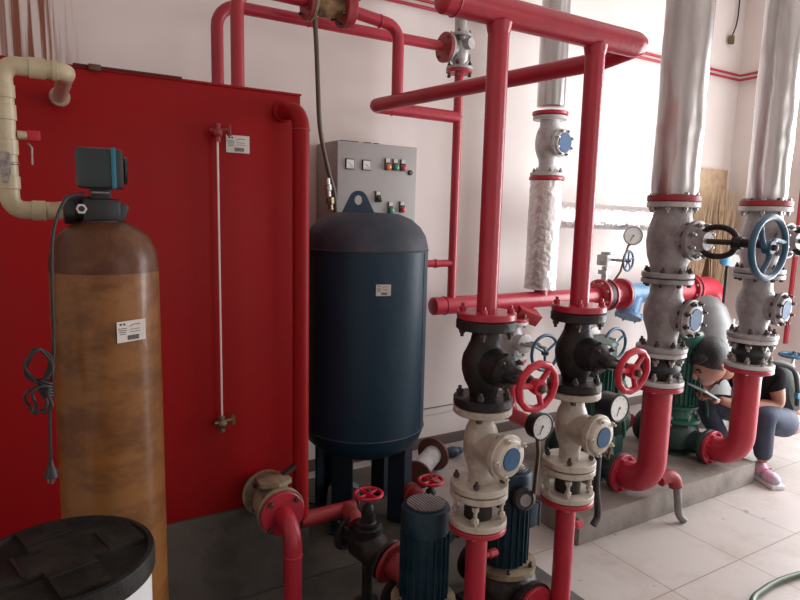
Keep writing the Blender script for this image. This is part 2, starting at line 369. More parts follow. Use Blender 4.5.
def sticker(parent, P, u, v, w, h, n, col=PAPER):
    """printed paper label; P = centre, u and v = in-plane axes, n = outward normal"""
    P = V(P); u = V(u).normalized(); v = V(v).normalized(); n = V(n).normalized(); b = MB()
    def pl(cx, cy, a, c, mt, o):
        q = P+u*cx+v*cy+n*o; b.prism([q-u*a/2-v*c/2, q+u*a/2-v*c/2, q+u*a/2+v*c/2, q-u*a/2+v*c/2], n*0.0006, mt)
    pl(0, 0, w, h, col, 0)
    rnd = random.Random(3)
    pl(-w*.36, h*.36, w*.08, h*.09, INK, .0005); pl(-w*.24, h*.35, w*.07, h*.10, INK, .0005)
    pl(w*.16, h*.30, w*.30, h*.045, INKR, .0005); pl(-w*.02, h*.24, w*.10, h*.03, INK, .0005)
    for i in range(4): pl(-w*.30+rnd.uniform(-.01, .01)*w, h*(.16-.09*i), w*(.30-.03*i), h*.030, INK, .0005)
    for i in range(2): pl(w*.12, h*(.08-.12*i), w*.34, h*.025, INK, .0005)
    x = -w*.14
    while x < w*.26:
        a = w*rnd.choice((.010, .018, .026)); pl(x+a/2, -h*.31, a, h*.22, INK, .0005); x += a+w*.012
    return obj('paper_label', b, parent, 'white printed label with a barcode')
sticker(t, (0.636, VY-.0035, 1.735), X, Z, 0.083, 0.060, -Y)
# side pipe of the tank
t = thing('drain_pipe', 'red pipe from upper tank outlet down along right tank edge', 'pipe', (0.80, 2.11, 1.86))
b = MB(); b.tube(arc([(0.805, VY, 1.862), (0.828, 2.085, 1.862), (0.828, 2.085, 0.36), (0.828, 2.085, 0.345)], [0.07, .01]), 0.030, REDV); obj('pipe_body', b, t)
b = MB(); b.cyl((0.80, VY-.0, 1.862), (0.80, VY-.016, 1.862), 0.037, REDV, ch=.003); obj('outlet_collar', b, t)
b = MB(); b.torus((0.828, 2.085, 1.79), Z, 0.030, 0.003, REDD); obj('weld_ring', b, t)
# level gauge
t = thing('level_gauge', 'thin clear sight tube between two cocks on red tank front', 'gauge', (0.557, VY-.05, 0.73))
b = MB(); b.cyl((0.557, VY-.035, 0.74), (0.557, VY-.035, 1.745), 0.0038, TUBE, 12); obj('sight_tube', b, t)
for z, mt, nm, lb in ((1.765, REDD, 'upper_cock', 'red cock'), (0.735, BRASS, 'lower_cock', 'rusty brass cock')):
    b = MB(); b.cyl((0.557, VY, z), (0.557, VY-.045, z), 0.012, mt, 12); b.sph((0.557, VY-.038, z), 0.018, mt, seg=12)
    b.cyl((0.53, VY-.038, z+.004), (0.60, VY-.038, z+.012), 0.007, mt, 8); b.cyl((0.557, VY-.038, z-.03), (0.557, VY-.038, z+.03), 0.010, mt, 10)
    b.cyl((0.597, VY-.038, z-.008), (0.597, VY-.038, z+.028), 0.008, mt, 8)
    obj(nm, b, t, lb)

# outlet gate valve with red flange and elbow
t = thing('outlet_valve', 'dirty cream flanged valve at the lower outlet of red tank', 'valve', (0.665, 2.0, 0.47))
OX, OZ = 0.715, 0.437
f = flange(t, (OX, VY-.03, OZ), -Y, 0.088, 0.02, CREAMD); bolts(f, (OX, VY-.035, OZ), Y, 0.068, 4, 0.010, 0.04, DBOLT)
b = MB(); b.lathe((OX, VY+.0, OZ), -Y, [(0.045, 0), (0.045, 0.05), (0.055, 0.07), (0.072, 0.11), (0.072, 0.16), (0.055, 0.19), (0.045, 0.21)], CREAMD)
b.lathe((OX, VY-.13, OZ), Z, [(0.05, 0), (0.05, 0.075), (0.068, 0.078), (0.068, 0.095), (0.03, 0.1)], CREAMD, 6)
obj('valve_body', b, t)
f = flange(t, (OX, VY-.20, OZ), -Y, 0.088, 0.018, CREAMD); bolts(f, (OX, VY-.215, OZ), Y, 0.068, 4, 0.010, 0.05, DBOLT)
b = MB(); b.box((OX+.05, VY-.12, OZ+.10), (0.10, 0.03, 0.012), DBOLT, Matrix.Rotation(-.5, 3, 'Y')); obj('lever', b, t)
t = thing('outlet_elbow', 'red flanged elbow turning down to floor from tank valve', 'pipe', (OX, 1.90, 0.014))
f = flange(t, (OX, VY-.219, OZ), -Y, 0.080, 0.018, RED)
b = MB(); b.tube(arc([(OX, VY-.235, OZ), (OX, VY-.33, OZ), (OX, VY-.33, 0.015)], 0.075), 0.032, RED); obj('pipe_body', b, t)
b = MB(); b.torus((OX, VY-.33, 0.33), Z, 0.032, 0.003, RED); obj('weld_ring', b, t)

# horizontal suction run with black valve
t = thing('suction_pipe', 'red pipe running right behind outlet elbow to black valve', 'pipe', (1.0, 2.08, 0.345))
b = MB(); b.tube([(0.828, 2.085, 0.33), (1.06, 2.085, 0.33)], 0.030, REDD); b.tube(arc([(1.02, 2.085, 0.33), (1.02, 2.02, 0.33), (1.02, 1.99, 0.315)], 0.02), 0.033, REDD)
obj('pipe_body', b, t)
b = MB(); b.tube(arc([(1.52, 2.50, .16), (1.52, 2.42, .16), (1.535, 2.26, .15), (1.54, 2.2, .02)], .04), .042, REDD); b.lathe((1.52, 2.40, .16), (.1, -1, 0), [(.05, 0), (.05, .03)], REDD); tag(obj('red_elbow', b), 'short dull red pipe elbow low behind the nearest teal pump', 'pipe')
def small_gate(name, P, ax, mt, wheelz, label, R=0.045):
    P = V(P); ax = V(ax).normalized(); t = thing(name, label, 'valve', P)
    b = MB(); b.lathe(P-ax*0.1, ax, [(R, 0), (R, .03), (R*1.45, .06), (R*1.45, .14), (R, .17), (R, .2)], mt)
    b.lathe(P, Z, [(R*1.2, 0), (R*1.2, R*1.7), (R*.95, R*1.8), (R*.6, R*2.2), (R*.6, R*3)], mt); obj('valve_body', b, t)
    for s in (-1, 1):
        f = flange(t, P+ax*s*.092, ax*s, R*1.75, .016, mt); bolts(f, P+ax*s*.10, ax, R*1.38, 4, .008, .035, DBOLT)
    b = MB(); b.lathe(P+Z*R*1.8, Z, [(R*1.0, 0), (R*1.0, .012)], mt); obj('bonnet_flange', b, t)
    b = MB(); b.cyl(P+Z*R*2.5, V((P.x, P.y, wheelz)), .008, DBOLT, 10); b.lathe(P+Z*R*3, Z, [(.022, 0), (.022, .02), (.014, .03)], mt, 12); obj('stem', b, t)
    b = MB(); b.cyl((P.x, P.y, .015), (P.x, P.y, P.z-R*1.2), R*.45, mt); b.lathe((P.x, P.y, .015), Z, [(R*1.0, 0), (R*1.0, .01)], mt); obj('support_foot', b, t)
    handwheel(t, (P.x, P.y, wheelz), Z, .058, .0075, REDW, 4, label='small round red handwheel')
    return t
small_gate('gate_valve', (1.04, 1.93, 0.25), (0.35, -1, -0.22), BLK, 0.455, 'black gate valve with flat red handwheel on tank suction pipe')
t = thing('suction_elbow', 'dull red flanged pipe dropping from black gate valve to pump', 'pipe', (1.07, 1.78, 0.2))
a_ = V((0.35, -1, -0.22)).normalized(); p_ = V((1.04, 1.93, 0.25))+a_*.115
f = flange(t, p_, a_, .08, .016, REDD); b = MB(); b.tube(arc([p_, p_+a_*.09, V((1.12, 1.74, 0.08))], .04), .045, REDD); obj('pipe_body', b, t)

# ------------------------------------------------------------------ front vertical pumps
def vertical_pump(name, cx, cy, z0, sc, mm, mv, label, disch=None, top='grille', tb=1, h=1.0, tbz=.5, plate=CREAMD, feet=True):
    P = V((cx, cy, z0)); t = thing(name, label, 'pump', P)
    def q(x, y, z): return P+V((x, y, z))*sc
    b = MB(); b.lathe(P, Z, [(.10*sc, 0), (.10*sc, .02*sc), (.055*sc, .03*sc), (.055*sc, .05*sc)], mv)
    b.lathe(q(0, 0, .03), Z, [(.07*sc, 0), (.115*sc, .025*sc), (.125*sc, .07*sc), (.115*sc, .11*sc), (.085*sc, .135*sc)], mv)
    obj('volute', b, t)
    for s in (-1, 1):
        b = MB(); b.lathe(q(0, s*.09, .095), Y*s, [(.05*sc, 0), (.05*sc, .05*sc), (.082*sc, .055*sc), (.082*sc, .075*sc)], mv); f = obj('port_flange', b, t)
    b = MB(); b.lathe(q(0, 0, .165), Z, [(.115*sc, 0), (.115*sc, .018*sc), (.09*sc, .02*sc)], plate); f = obj('mounting_flange', b, t)
    bolts(f, q(0, 0, .17), Z, .10*sc, 6, .008*sc, .03*sc, DBOLT)
    H = .36*h
    b = MB(); b.lathe(q(0, 0, .185), Z, [(.072*sc, 0), (.078*sc, .01*sc), (.078*sc, (H-.08)*sc)], mm, 36)
    n = 22
    for i in range(n):
        w = 2*PI*i/n; d = V((math.cos(w), math.sin(w), 0)); e = V((-d.y, d.x, 0))
        p = q(0, 0, .195)+d*.074*sc; b.prism([p-e*.0022*sc, p+e*.0022*sc, p+e*.0015*sc+d*.013*sc, p-e*.0015*sc+d*.013*sc], Z*(H-.10)*sc, mm)
    obj('motor_body', b, t)
    z1 = .185+H-.08
    b = MB(); b.lathe(q(0, 0, z1), Z, [(.086*sc, 0), (.086*sc, .07*sc), (.082*sc, .082*sc), (.068*sc, .086*sc)], mm, 36); fc = obj('fan_cover', b, t)
    b = MB(); b.lathe(q(0, 0, z1+.086), Z, [(.068*sc, 0), (.066*sc, .002*sc)], BLKP)
    for i in range(-5, 6):
        x = i*.0115*sc; l = math.sqrt(max(0, (.066*sc)**2-x*x))
        if l > .01: b.box(q(0, 0, z1+.090)+V((x, 0, 0)), (.005*sc, 2*l, .006*sc), GREY)
    b.torus(q(0, 0, z1+.088), Z, .067*sc, .0035*sc, mm); obj('fan_grille', b, fc)
    if tb:
        b = MB(); ang = tb; d = V((math.cos(ang), math.sin(ang), 0)); R = Matrix.Rotation(ang, 3, 'Z')
        b.box(q(0, 0, .18+H*tbz)+d*.105*sc, (.05*sc, .085*sc, .085*sc), mm, R, ch=.004); tbx = obj('terminal_box', b, t)
        b = MB(); b.box(q(0, 0, .18+H*tbz)+d*.134*sc, (.010*sc, .09*sc, .09*sc), BLKP, R, ch=.003); obj('box_lid', b, tbx)
    if feet:
        b = MB(); b.box(q(0, 0, .008), (.24*sc, .24*sc, .016*sc), mv, ch=.003); obj('base_plate', b, t)
    return t
vertical_pump('booster_pump', 1.10, 1.63, 0.014, 0.98, TEAL, BLK, 'teal vertical pump with slotted top left of the nearest red column', tb=0, h=.94)
pt = vertical_pump('booster_pump', 1.485, 1.66, 0.014, 1.06, TEAL, BLK, 'teal vertical pump with round black cap between two front columns', tb=.1, h=.95, tbz=.45)
b = MB(); d_ = V((-.25, -1, .12)).normalized(); p_ = V((1.47, 1.575, .50)); b.lathe(p_, d_, [(.036, 0), (.044, .01), (.044, .035), (.036, .042)], BLKP, 24); b.lathe(p_, d_, [(.022, .04), (.022, .048)], GREY, 20); obj('cable_gland_cap', b, pt, 'round black cap with grey centre')
small_gate('gate_valve', (1.385, 2.02, 0.22), (0.3, -1, 0), BLK, 0.40, 'black valve with flat red handwheel behind the teal pumps', R=.038)

# ------------------------------------------------------------------ front red columns with valve sets
CY = 1.45
HZ = 2.085
t = thing('header_pipe', 'thick red overhead header pipe carrying the two front columns', 'pipe', (1.35, CY, HZ))
b = MB(); b.tube([(0.985, CY, HZ), (1.755, CY, HZ)], 0.041, RED, 32); b.sph((0.985, CY, HZ), .041, RED, (.35, 1, 1)); obj('pipe_body', b, t)
b = MB(); b.torus((1.02, CY, HZ), X, .041, .003, RED); obj('weld_ring', b, t)
# return pipe: along the depth then right to the riser
t = thing('return_pipe', 'red overhead pipe running back from the header end to wall', 'pipe', (1.7, 2.2, 2.055))
b = MB(); b.tube(arc([(1.75, CY, HZ), (1.79, CY, HZ), (1.765, 1.60, 2.06), (1.530, 2.885, 2.055), (2.09, 2.90, 2.055)], [.035, .05, .05]), 0.033, RED)
b.lathe((1.745, CY, HZ), X, [(.041, 0), (.040, .02), (.033, .045)], RED)
obj('pipe_body', b, t)
b = MB(); b.torus((1.66, 2.895, 2.055), X, .033, .003, RED); obj('weld_ring', b, t)

def globe_valve(x, y, zt, zb, label):
    """black stop valve with stem towards -Y; zt and zb are its flange faces"""
    zc = (zt+zb)/2+.0; t = thing('stop_valve', label, 'valve', (x, y, zb))
    b = MB(); h = zt-zb
    b.lathe((x, y, zb), Z, [(.042, 0), (.042, .03), (.047, .05), (.060, .075), (.069, .105), (.071, .13), (.067, .155), (.055, .18), (.046, .20), (.042, .22), (.042, h)], BLK, 36)
    ax = V((.0, -1, -.085)).normalized(); c = V((x, y, zb+h*.50))
    b.lathe(c, ax, [(.060, 0), (.056, .06), (.050, .085), (.048, .095)], BLK, 28); obj('valve_body', b, t)
    f = flange(t, (x, y, zt), -Z, .092, .030, BLK, name='flange', label='black flange'); bolts(f, (x, y, zt-.017), -Z, .073, 4, .011, .034, DBOLT)
    f2 = flange(t, (x, y, zb), Z, .092, .026, BLK); bolts(f2, (x, y, zb-.0), Z, .073, 4, .011, .055, DBOLT)
    b = MB(); b.lathe(c+ax*.088, ax, [(.050, 0), (.055, .004), (.055, .020), (.042, .03), (.030, .04), (.025, .065)], BLK, 8); bf = obj('bonnet', b, t); bolts(bf, c+ax*.10, ax, .045, 4, .008, .03, DBOLT)
    b = MB()
    for s in (-1, 1): b.tube(curve_pts([c+ax*.12+X*s*.022, c+ax*.15+X*s*.036, c+ax*.175+X*s*.034, c+ax*.20+X*s*.012]), .007, BLK, 8)
    b.lathe(c+ax*.192, ax, [(.018, 0), (.02, .008), (.018, .022)], BLK, 12); obj('yoke', b, t)
    b = MB(); b.cyl(c+ax*.13, c+ax*.245, .008, STEEL, 10); obj('stem', b, t)
    handwheel(t, c+ax*.235, ax, .078, .0112, REDW, 3, .9, label='red cast handwheel', dish=-.0, seg=12)
    return t
def check_valve(x, y, zt, zb, R, label, mt, nb=4, fl=.092, neck=.048, cov=.070, off=.105, bolt=DBOLT, th=.022, name='check_valve', capR=.62, bn=None, czf=.55):
    t = thing(name, label, 'valve', (x, y, zb)); h = zt-zb; r = R; b = MB()
    pr = [(neck, 0), (neck, h*(czf-.33)), (neck*1.06, h*(czf-.27)), (r*.84, h*(czf-.19)), (r*.97, h*(czf-.09)), (r, h*czf), (r*.98, h*(czf+.10)), (r*.88, h*(czf+.20)), (max(neck*1.1, r*.72), h*(czf+.28)), (neck*1.08, h*min(.97, czf+.36)), (neck*1.05, h)]
    b.lathe((x, y, zb), Z, pr, mt, 40)
    c = V((x, y, zb+h*czf)); ax = V((.10, -1, -.03)).normalized()
    b.lathe(c, ax, [(cov*.80, 0), (cov*.76, off*.75), (cov*.82, off)], mt, 32); obj('valve_body', b, t)
    for P, s in (((x, y, zb), 1), ((x, y, zt), -1)):
        f = flange(t, P, Z*s, fl, th, mt)
        if s > 0: bolts(f, V(P), Z, fl*.8, bn or nb, fl*.11, th*2.3, bolt)
    b = MB(); b.lathe(c+ax*off, ax, [(cov*.97, 0), (cov, .003), (cov, .018), (cov*.96, .02), (cov*.9, .02), (cov*.84, .032), (cov*.76, .036)], mt, 36); f = obj('cover', b, t)
    bolts(f, c+ax*(off+.014), ax, cov*.86, nb+1 if nb == 4 else 8, cov*.13, .025, mt if nb == 4 else bolt)
    b = MB(); b.lathe(c+ax*(off+.035), ax, [(cov*capR, 0), (cov*capR, .003), (cov*capR*.96, .005)], LBLUE, 14 if nb == 4 else 32); obj('cap_disc', b, f, 'blue centre disc of the valve cover')
    return t
def short_joint(x, y, zt, zb, fl, mt, label, rubber=False, nb=4, th=.02, neck=.045, boltm=CREAM, name='pipe_joint'):
    t = thing(name, label, 'joint', (x, y, zb)); b = MB(); h = zt-zb; mid = RUB if rubber else BLK
    if rubber: b.lathe((x, y, zb+th), Z, [(neck, 0), (neck*1.12, h*.12), (neck*1.45, h*.28), (neck*1.5, (h-2*th)*.5), (neck*1.45, h-2*th-h*.28), (neck*1.12, h-2*th-h*.12), (neck, h-2*th)], mid, 32)
    else: b.cyl((x, y, zb+th), (x, y, zt-th), neck, mid)
    obj('sleeve', b, t, 'black rubber bellows' if rubber else 'dark inner sleeve')
    for P, s in (((x, y, zb), 1), ((x, y, zt), -1)):
        f = flange(t, P, Z*s, fl, th, mt)
        bolts(f, V(P)+Z*s*th*.4, Z*s, fl*.8, nb, fl*.13, th*2.0, boltm)
    return t
def column(x, label, who):
    t = thing('column_pipe', 'upper vertical red pipe of the %s, hanging from header' % who, 'pipe', (x, CY, 1.2))
    b = MB(); b.tube([(x, CY, 1.205), (x, CY, HZ-.02)], .0315, RED, 32); obj('pipe_body', b, t)
    b = MB(); b.lathe((x, CY, HZ-.062), Z, [(.0315, 0), (.034, .008), (.038, .03)], RED); obj('weld_ring', b, t)
    f = flange(t, (x, CY, 1.194), Z, .091, .022, RED, label='red painted flange'); bolts(f, (x, CY, 1.204), Z, .073, 4, .011, .022, RED)
    globe_valve(x, CY, 1.192, .925, 'black stop valve with red handwheel on the %s' % who)
    check_valve(x, CY, .920, .650, .056, 'cream check valve with blue cover disc on the %s' % who, CREAM, neck=.036, czf=.52, capR=.52, off=.095)
    short_joint(x, CY, .645, .535, .092, CREAM, 'cream flange pair with exposed bolts on the %s' % who)
    t = thing('column_pipe', 'lower vertical red pipe of the %s, below cream flanges' % who, 'pipe', (x, CY, .014))
    f = flange(t, (x, CY, .532), -Z, .092, .018, RED)
    b = MB(); b.tube([(x, CY, .52), (x, CY, .018)], .0345, RED, 32); b.lathe((x, CY, .015), Z, [(.06, 0), (.06, .012)], RED)
    b.cyl((x, CY, .405), (x+.075, CY-.0, .405), .010, RED, 10); b.cyl((x+.055, CY, .405), (x+.085, CY, .405), .014, RED, 6)
    obj('pipe_body', b, t)
column(1.180, '', 'nearest left front column')
column(1.578, '', 'right front column')
t = thing('branch_flange', 'red flange and short pipe low beside the right front column', 'pipe', (1.485, 1.46, .12))
f = flange(t, (1.485, 1.484, .115), -Y, .078, .016, RED); bolts(f, (1.485, 1.49, .115), Y, .062, 4, .009, .03, REDD)
b = MB(); b.tube(arc([(1.485, 1.475, .115), (1.485, 1.40, .115), (1.565, 1.40, .115), (1.575, 1.42, .115)], .03), .022, REDD); obj('pipe_body', b, t)

def gauge(P, R, depth, label, ax=(0.0, -1, .04), pipe=None, case=BLKP):
    P = V(P); ax = V(ax).normalized(); t = thing('pressure_gauge', label, 'gauge', P)
    b = MB(); b.lathe(P, -ax, [(R*.93, 0), (R, .001), (R, .004), (R*1.0, depth), (R*.9, depth+.004)], case, 36); b.torus(P, ax, R*.98, R*.09, case); obj('case', b, t)
    b = MB(); b.lathe(P+ax*.0005, ax, [(R*.92, 0), (R*.92, .001)], GLASS, 36); dd = obj('dial', b, t, 'white dial')
    _, u, w = frame(ax); b = MB()
    for i in range(9):
        an = PI*(-.25+1.5*i/8); d = u*math.cos(an)+w*math.sin(an); e = ax.cross(d); q = P+ax*.0018+d*R*.72
        b.prism([q-e*R*.012-d*R*.06, q+e*R*.012-d*R*.06, q+e*R*.012+d*R*.06, q-e*R*.012+d*R*.06], ax*.0005, INK)
    obj('scale_marks', b, dd)
    b = MB(); q = P+ax*.002; b.tube([q-(-u*.5+-w)*R*.12, q+(-u*.5-w)*R*.55], R*.03, INK, 6); b.lathe(q, ax, [(R*.09, 0), (R*.09, .002)], INK, 12); obj('needle', b, t)
    if pipe:
        b = MB(); b.tube(arc([P-ax*depth*.6-Z*R*.8]+[V(p) for p in pipe], .01), .008, BRASS, 10); obj('gauge_pipe', b, t)
    return t
gauge((1.590, 1.60, .735), .050, .04, 'round pressure gauge between the two front columns on a thin pipe', pipe=[(1.602, 1.625, .62), (1.602, 1.64, .40), (1.56, 1.66, .33)])
gauge((2.225, 1.77, .665), .062, .085, 'large deep-cased pressure gauge beside second column, above plinth', pipe=[(2.245, 1.85, .56), (2.30, 1.92, .45), (2.42, 2.02, .33)])

# ------------------------------------------------------------------ brown softener tank
BX, BYY = 0.134, 1.5
t = thing('softener_tank', 'tall amber fibreglass tank with dark dome and black head', 'tank', (BX, BYY, 0.014))
b = MB(); r = .111
b.lathe((BX, BYY, 0.014), Z, [(r*.9, 0), (r*.97, .03), (r, .09), (r, 1.352)], FRP, 56); obj('tank_shell', b, t, 'translucent amber wound shell')
b = MB(); b.lathe((BX, BYY, 1.364), Z, [(r*1.002, 0), (r*1.0, .02), (r*.95, .048), (r*.82, .078), (r*.60, .098), (r*.38, .108), (r*.30, .112)], FRPT, 56); obj('dome', b, t, 'glossy dark brown dome')
b = MB(); b.lathe((BX, BYY, .014), Z, [(r*1.04, 0), (r*1.04, .07), (r*1.0, .08)], BLKP, 40); obj('base_boot', b, t)
hx = BX-.004
b = MB(); b.lathe((hx, BYY, 1.478), Z, [(.045, 0), (.045, .012), (.034, .018), (.034, .03)], BLKP)
b.box((hx, BYY, 1.512), (.075, .075, .05), BLKP, ch=.008); b.lathe((hx-.03, BYY, 1.512), -X, [(.026, 0), (.026, .02), (.03, .022), (.03, .04), (.024, .042)], BLKP)
b.box((hx+.03, BYY+.005, 1.507), (.04, .06, .05), BLKP, Matrix.Rotation(.35, 3, 'Y'), ch=.006)
b.box((hx-.035, BYY+.01, 1.532), (.06, .03, .02), BLKP, ch=.004); b.box((hx, BYY, 1.548), (.04, .04, .03), BLKP, ch=.003)
vb = obj('valve_head', b, t, 'black multiport valve head')
b = MB(); b.lathe((hx-.040, BYY-.040, 1.515), -Y, [(.011, 0), (.011, .006)], WHITE, 6); b.lathe((hx-.040, BYY-.046, 1.515), -Y, [(.006, 0), (.006, .002)], BLKP, 12); obj('union_nut', b, vb, 'white hexagonal nut')
b = MB(); b.cyl((hx-.02, BYY-.037, 1.55), (hx+.015, BYY-.037, 1.55), .002, STEEL, 8); obj('clip', b, vb)
b = MB(); R = Matrix.Rotation(-.12, 3, 'Z'); HC = mat('control_head_plastic', (.012, .030, .032), .3, coat=.2)
b.box((hx+.004, BYY+.01, 1.601), (.092, .12, .084), HC, R, ch=.010); hd = obj('control_head', b, t, 'dark green-black timer box')
b = MB(); TLS = mat('teal_stripe', (.02, .17, .26), .35); b.box((hx+.030, BYY-.001, 1.601), (.009, .122, .085), TLS, R, ch=.003); obj('teal_band', b, hd, 'teal stripe round the timer box')
b = MB(); b.lathe((hx+.049, BYY+.005, 1.601), X, [(.03, 0), (.03, .006)], HC, 20); obj('timer_dial', b, hd)
_n = V((.10, -1, 0)).normalized(); sticker(t, V((BX, BYY, 1.243))+V((.036, -.1065, 0)), V((1, .33, .035)), V((0, 0, 1)), .062, .045, V((.33, -1, 0)))
for _o in list(bpy.data.objects):
    if _o.parent is t and _o.name in ('valve_head', 'control_head'): _o.location.z -= .017
# power cable with coil and plug
t = thing('power_cable', 'black power cable coiled beside the amber tank with plug hanging', 'cable', (-.005, 1.42, 1.2))
b = MB(); b.tube(curve_pts([(.095, 1.47, 1.53), (.06, 1.43, 1.515), (.035, 1.40, 1.45), (.028, 1.39, 1.35), (.026, 1.385, 1.25), (.020, 1.38, 1.17), (.012, 1.38, 1.10), (.008, 1.38, .98)]), .0033, RUB, 8); obj('cord', b, t)
rnd = random.Random(5)
for k in range(5):
    b = MB(); up = k % 2
    cx, cz = -.006+rnd.uniform(-.006, .006), (1.185 if k < 3 else 1.125)+rnd.uniform(-.006, .006); rx, rz = (.020, .034) if k < 3 else (.016, .026)
    b.tube([(cx+rx*math.cos(w)+.004*math.sin(3*w+k), 1.38-.007*k+.004*math.sin(2*w), cz+rz*math.sin(w)) for w in [2*PI*i/28 for i in range(29)]], .0032, RUB, 8, cap=False); obj('cable_loop', b, t)
b = MB()
for k in range(5): b.torus((.008, 1.368, 1.145+.006*k-.012), (.5, .1, 1), .012, .003, RUB, 16, 8)
obj('binding', b, t)
b = MB(); b.lathe((.008, 1.38, .99), -Z, [(.004, 0), (.006, .012), (.011, .022), (.013, .036)], RUB, 12)
pg = obj('plug', b, t)
b = MB()
for dx, dy in ((-.006, 0), (.005, .004), (.001, -.006)): b.box((.008+dx, 1.38+dy, .948), (.0035, .0015, .014), STEEL)
obj('pin', b, pg)

# pvc pipe
PY = 1.75
_pv = lambda x, z: (x*1.08, 1.5+(z-1.5)*1.08)
t = thing('pvc_pipe', 'cream plastic pipe rising from the amber tank head to red tank', 'pipe', (-.043, PY, 1.5))
b = MB(); r = .0212
b.tube(arc([(.072, PY-.20, 1.495), (.052, PY, 1.491), (-.043, PY, 1.491), (-.043, PY, 1.826), (.089, PY, 1.826), (.089, PY+.04, 1.826)], [.02, .03, .03, .02]), r, PVC)
obj('pipe_body', b, t)
for P, ax, L in (((.0, PY, 1.491), X, .03), ((-.043, PY, 1.54), Z, .03), ((-.043, PY, 1.62), Z, .035), ((-.043, PY, 1.70), Z, .035), ((-.043, PY, 1.75), Z, .03), ((.01, PY, 1.826), X, .035), ((.058, PY, 1.826), X, .012)):
    b = MB(); b.lathe(P, ax, [(r, 0), (r*1.13, .001), (r*1.13, L), (r, L+.001)], PVC); obj('coupling', b, t)
b = MB(); b.tube([(.089, PY+.01, 1.826), (.089, VY-.045, 1.826)], r*.9, PVCG); b.lathe((.089, VY-.065, 1.826), Y, [(r*1.3, 0), (r*1.35, .02), (r*1.0, .024)], PVCG); b.lathe((.089, VY-.035, 1.826), Y, [(r*.95, 0), (r*.95, .035)], RED); obj('inlet_stub', b, t, 'glue-stained stub pushed into a red socket')
b = MB(); b.box((-.048, PY-.024, 1.60), (.022, .012, .05), STEEL, ch=.004); b.box((-.048, PY-.028, 1.57), (.012, .01, .03), STEEL, Matrix.Rotation(.2, 3, 'Y'), ch=.003); b.torus((-.043, PY, 1.60), Z, r*1.05, .003, STEEL); obj('pipe_clamp', b, t, 'shiny metal clamp')
b = MB(); b.cyl((-.02, PY, 1.668), (.0, PY, 1.668), .010, PVC); b.box((.013, PY, 1.668), (.028, .02, .024), REDW, ch=.003); obj('valve_handle', b, t, 'red plastic valve handle')
b = MB(); b.tube(arc([(.0, PY, 1.65), (.008, PY, 1.64), (.007, PY, 1.60)], .004), .0025, STEEL, 8); obj('lever', b, t)
# brine tank, front left
t = thing('brine_tank', 'white round salt tank with large black lid in front corner', 'tank', (.02, 1.145, 0)); ZL = .90; C = V((.015, 1.145, 0)); R_ = .150
b = MB(); b.lathe(C, Z, [(R_*.9, 0), (R_*.92, .02), (R_*.955, ZL-.03), (R_*.955, ZL-.02)], WHITE, 56); obj('tank_body', b, t, 'white plastic body')
b = MB(); b.lathe(C, Z, [(R_*.97, ZL-.040), (R_, ZL-.036), (R_, ZL-.006), (R_*.985, ZL), (R_*.93, ZL+.001), (R_*.90, ZL-.006), (0, ZL-.006)], LIDM, 64)
lid = obj('lid', b, t, 'dusty black lid with a raised cross')
b = MB()
b.prism([C+V((0, 0, ZL-.010))+Matrix.Rotation(.25, 3, 'Z') @ V((x*R_, y*R_, 0)) for x, y in ((.26, .26), (.26, .86), (-.26, .86), (-.26, .26), (-.86, .26), (-.86, -.26), (-.26, -.26), (-.26, -.86), (.26, -.86), (.26, -.26), (.86, -.26), (.86, .26))], (0, 0, .014), LIDM)
obj('raised_cross', b, lid)
b = MB()
for a_ in (.25, .25+PI/2, .25+PI, .25+1.5*PI):
    d = V((math.cos(a_), math.sin(a_), 0)); b.box(C+d*R_*.45+V((0, 0, ZL+.006)), (R_*.5, R_*.03, .003), BLKP, Matrix.Rotation(a_+PI/2, 3, 'Z'))
obj('moulded_seam', b, lid)

# ------------------------------------------------------------------ blue pressure tank
TX, TY, TR = 1.366, 2.60, .295
t = thing('pressure_tank', 'dark blue cylindrical pressure tank standing right of red tank', 'tank', (TX, TY, 0.016))
b = MB(); b.lathe((TX, TY, 0), Z, [(TR, .48), (TR, 1.34)], BLUE, 72); obj('shell', b, t)
b = MB(); b.lathe((TX, TY, 1.34), Z, [(TR, 0), (TR*.995, .02), (TR*.955, .065), (TR*.87, .105), (TR*.72, .142), (TR*.5, .168), (TR*.25, .170), (0, .174)], BLUED, 72); obj('upper_dome', b, t, 'dusty dark blue dome')
b = MB(); b.lathe((TX, TY, .48), -Z, [(TR, 0), (TR*.99, .02), (TR*.94, .06), (TR*.8, .10), (TR*.55, .135), (TR*.25, .15), (0, .152)], BLUE, 72); obj('lower_dome', b, t)
for z in (1.34, .48):
    b = MB(); b.torus((TX, TY, z), Z, TR, .004, BLUED, 72, 8); obj('weld_seam', b, t)
an = -.92; b = MB(); b.cyl((TX+math.cos(an)*TR, TY+math.sin(an)*TR, .49), (TX+math.cos(an)*TR, TY+math.sin(an)*TR, 1.33), .003, BLUED, 8); obj('vertical_seam', b, t)
LUG = mat('lug_blue', (.045, .10, .17), .45, var=.4)
b = MB(); ux = V((.86, -.51, 0)); uy = V((.51, .86, 0)); c = V((TX-.062, TY-.03, 1.500)); n = 24
prof = [(-.085, -.03), (.085, -.03), (.080, .0)]+[(math.cos(w)*.044+.0, .065+math.sin(w)*.044) for w in [PI*(.12+.76*i/10) for i in range(11)]]+[(-.080, .0)]
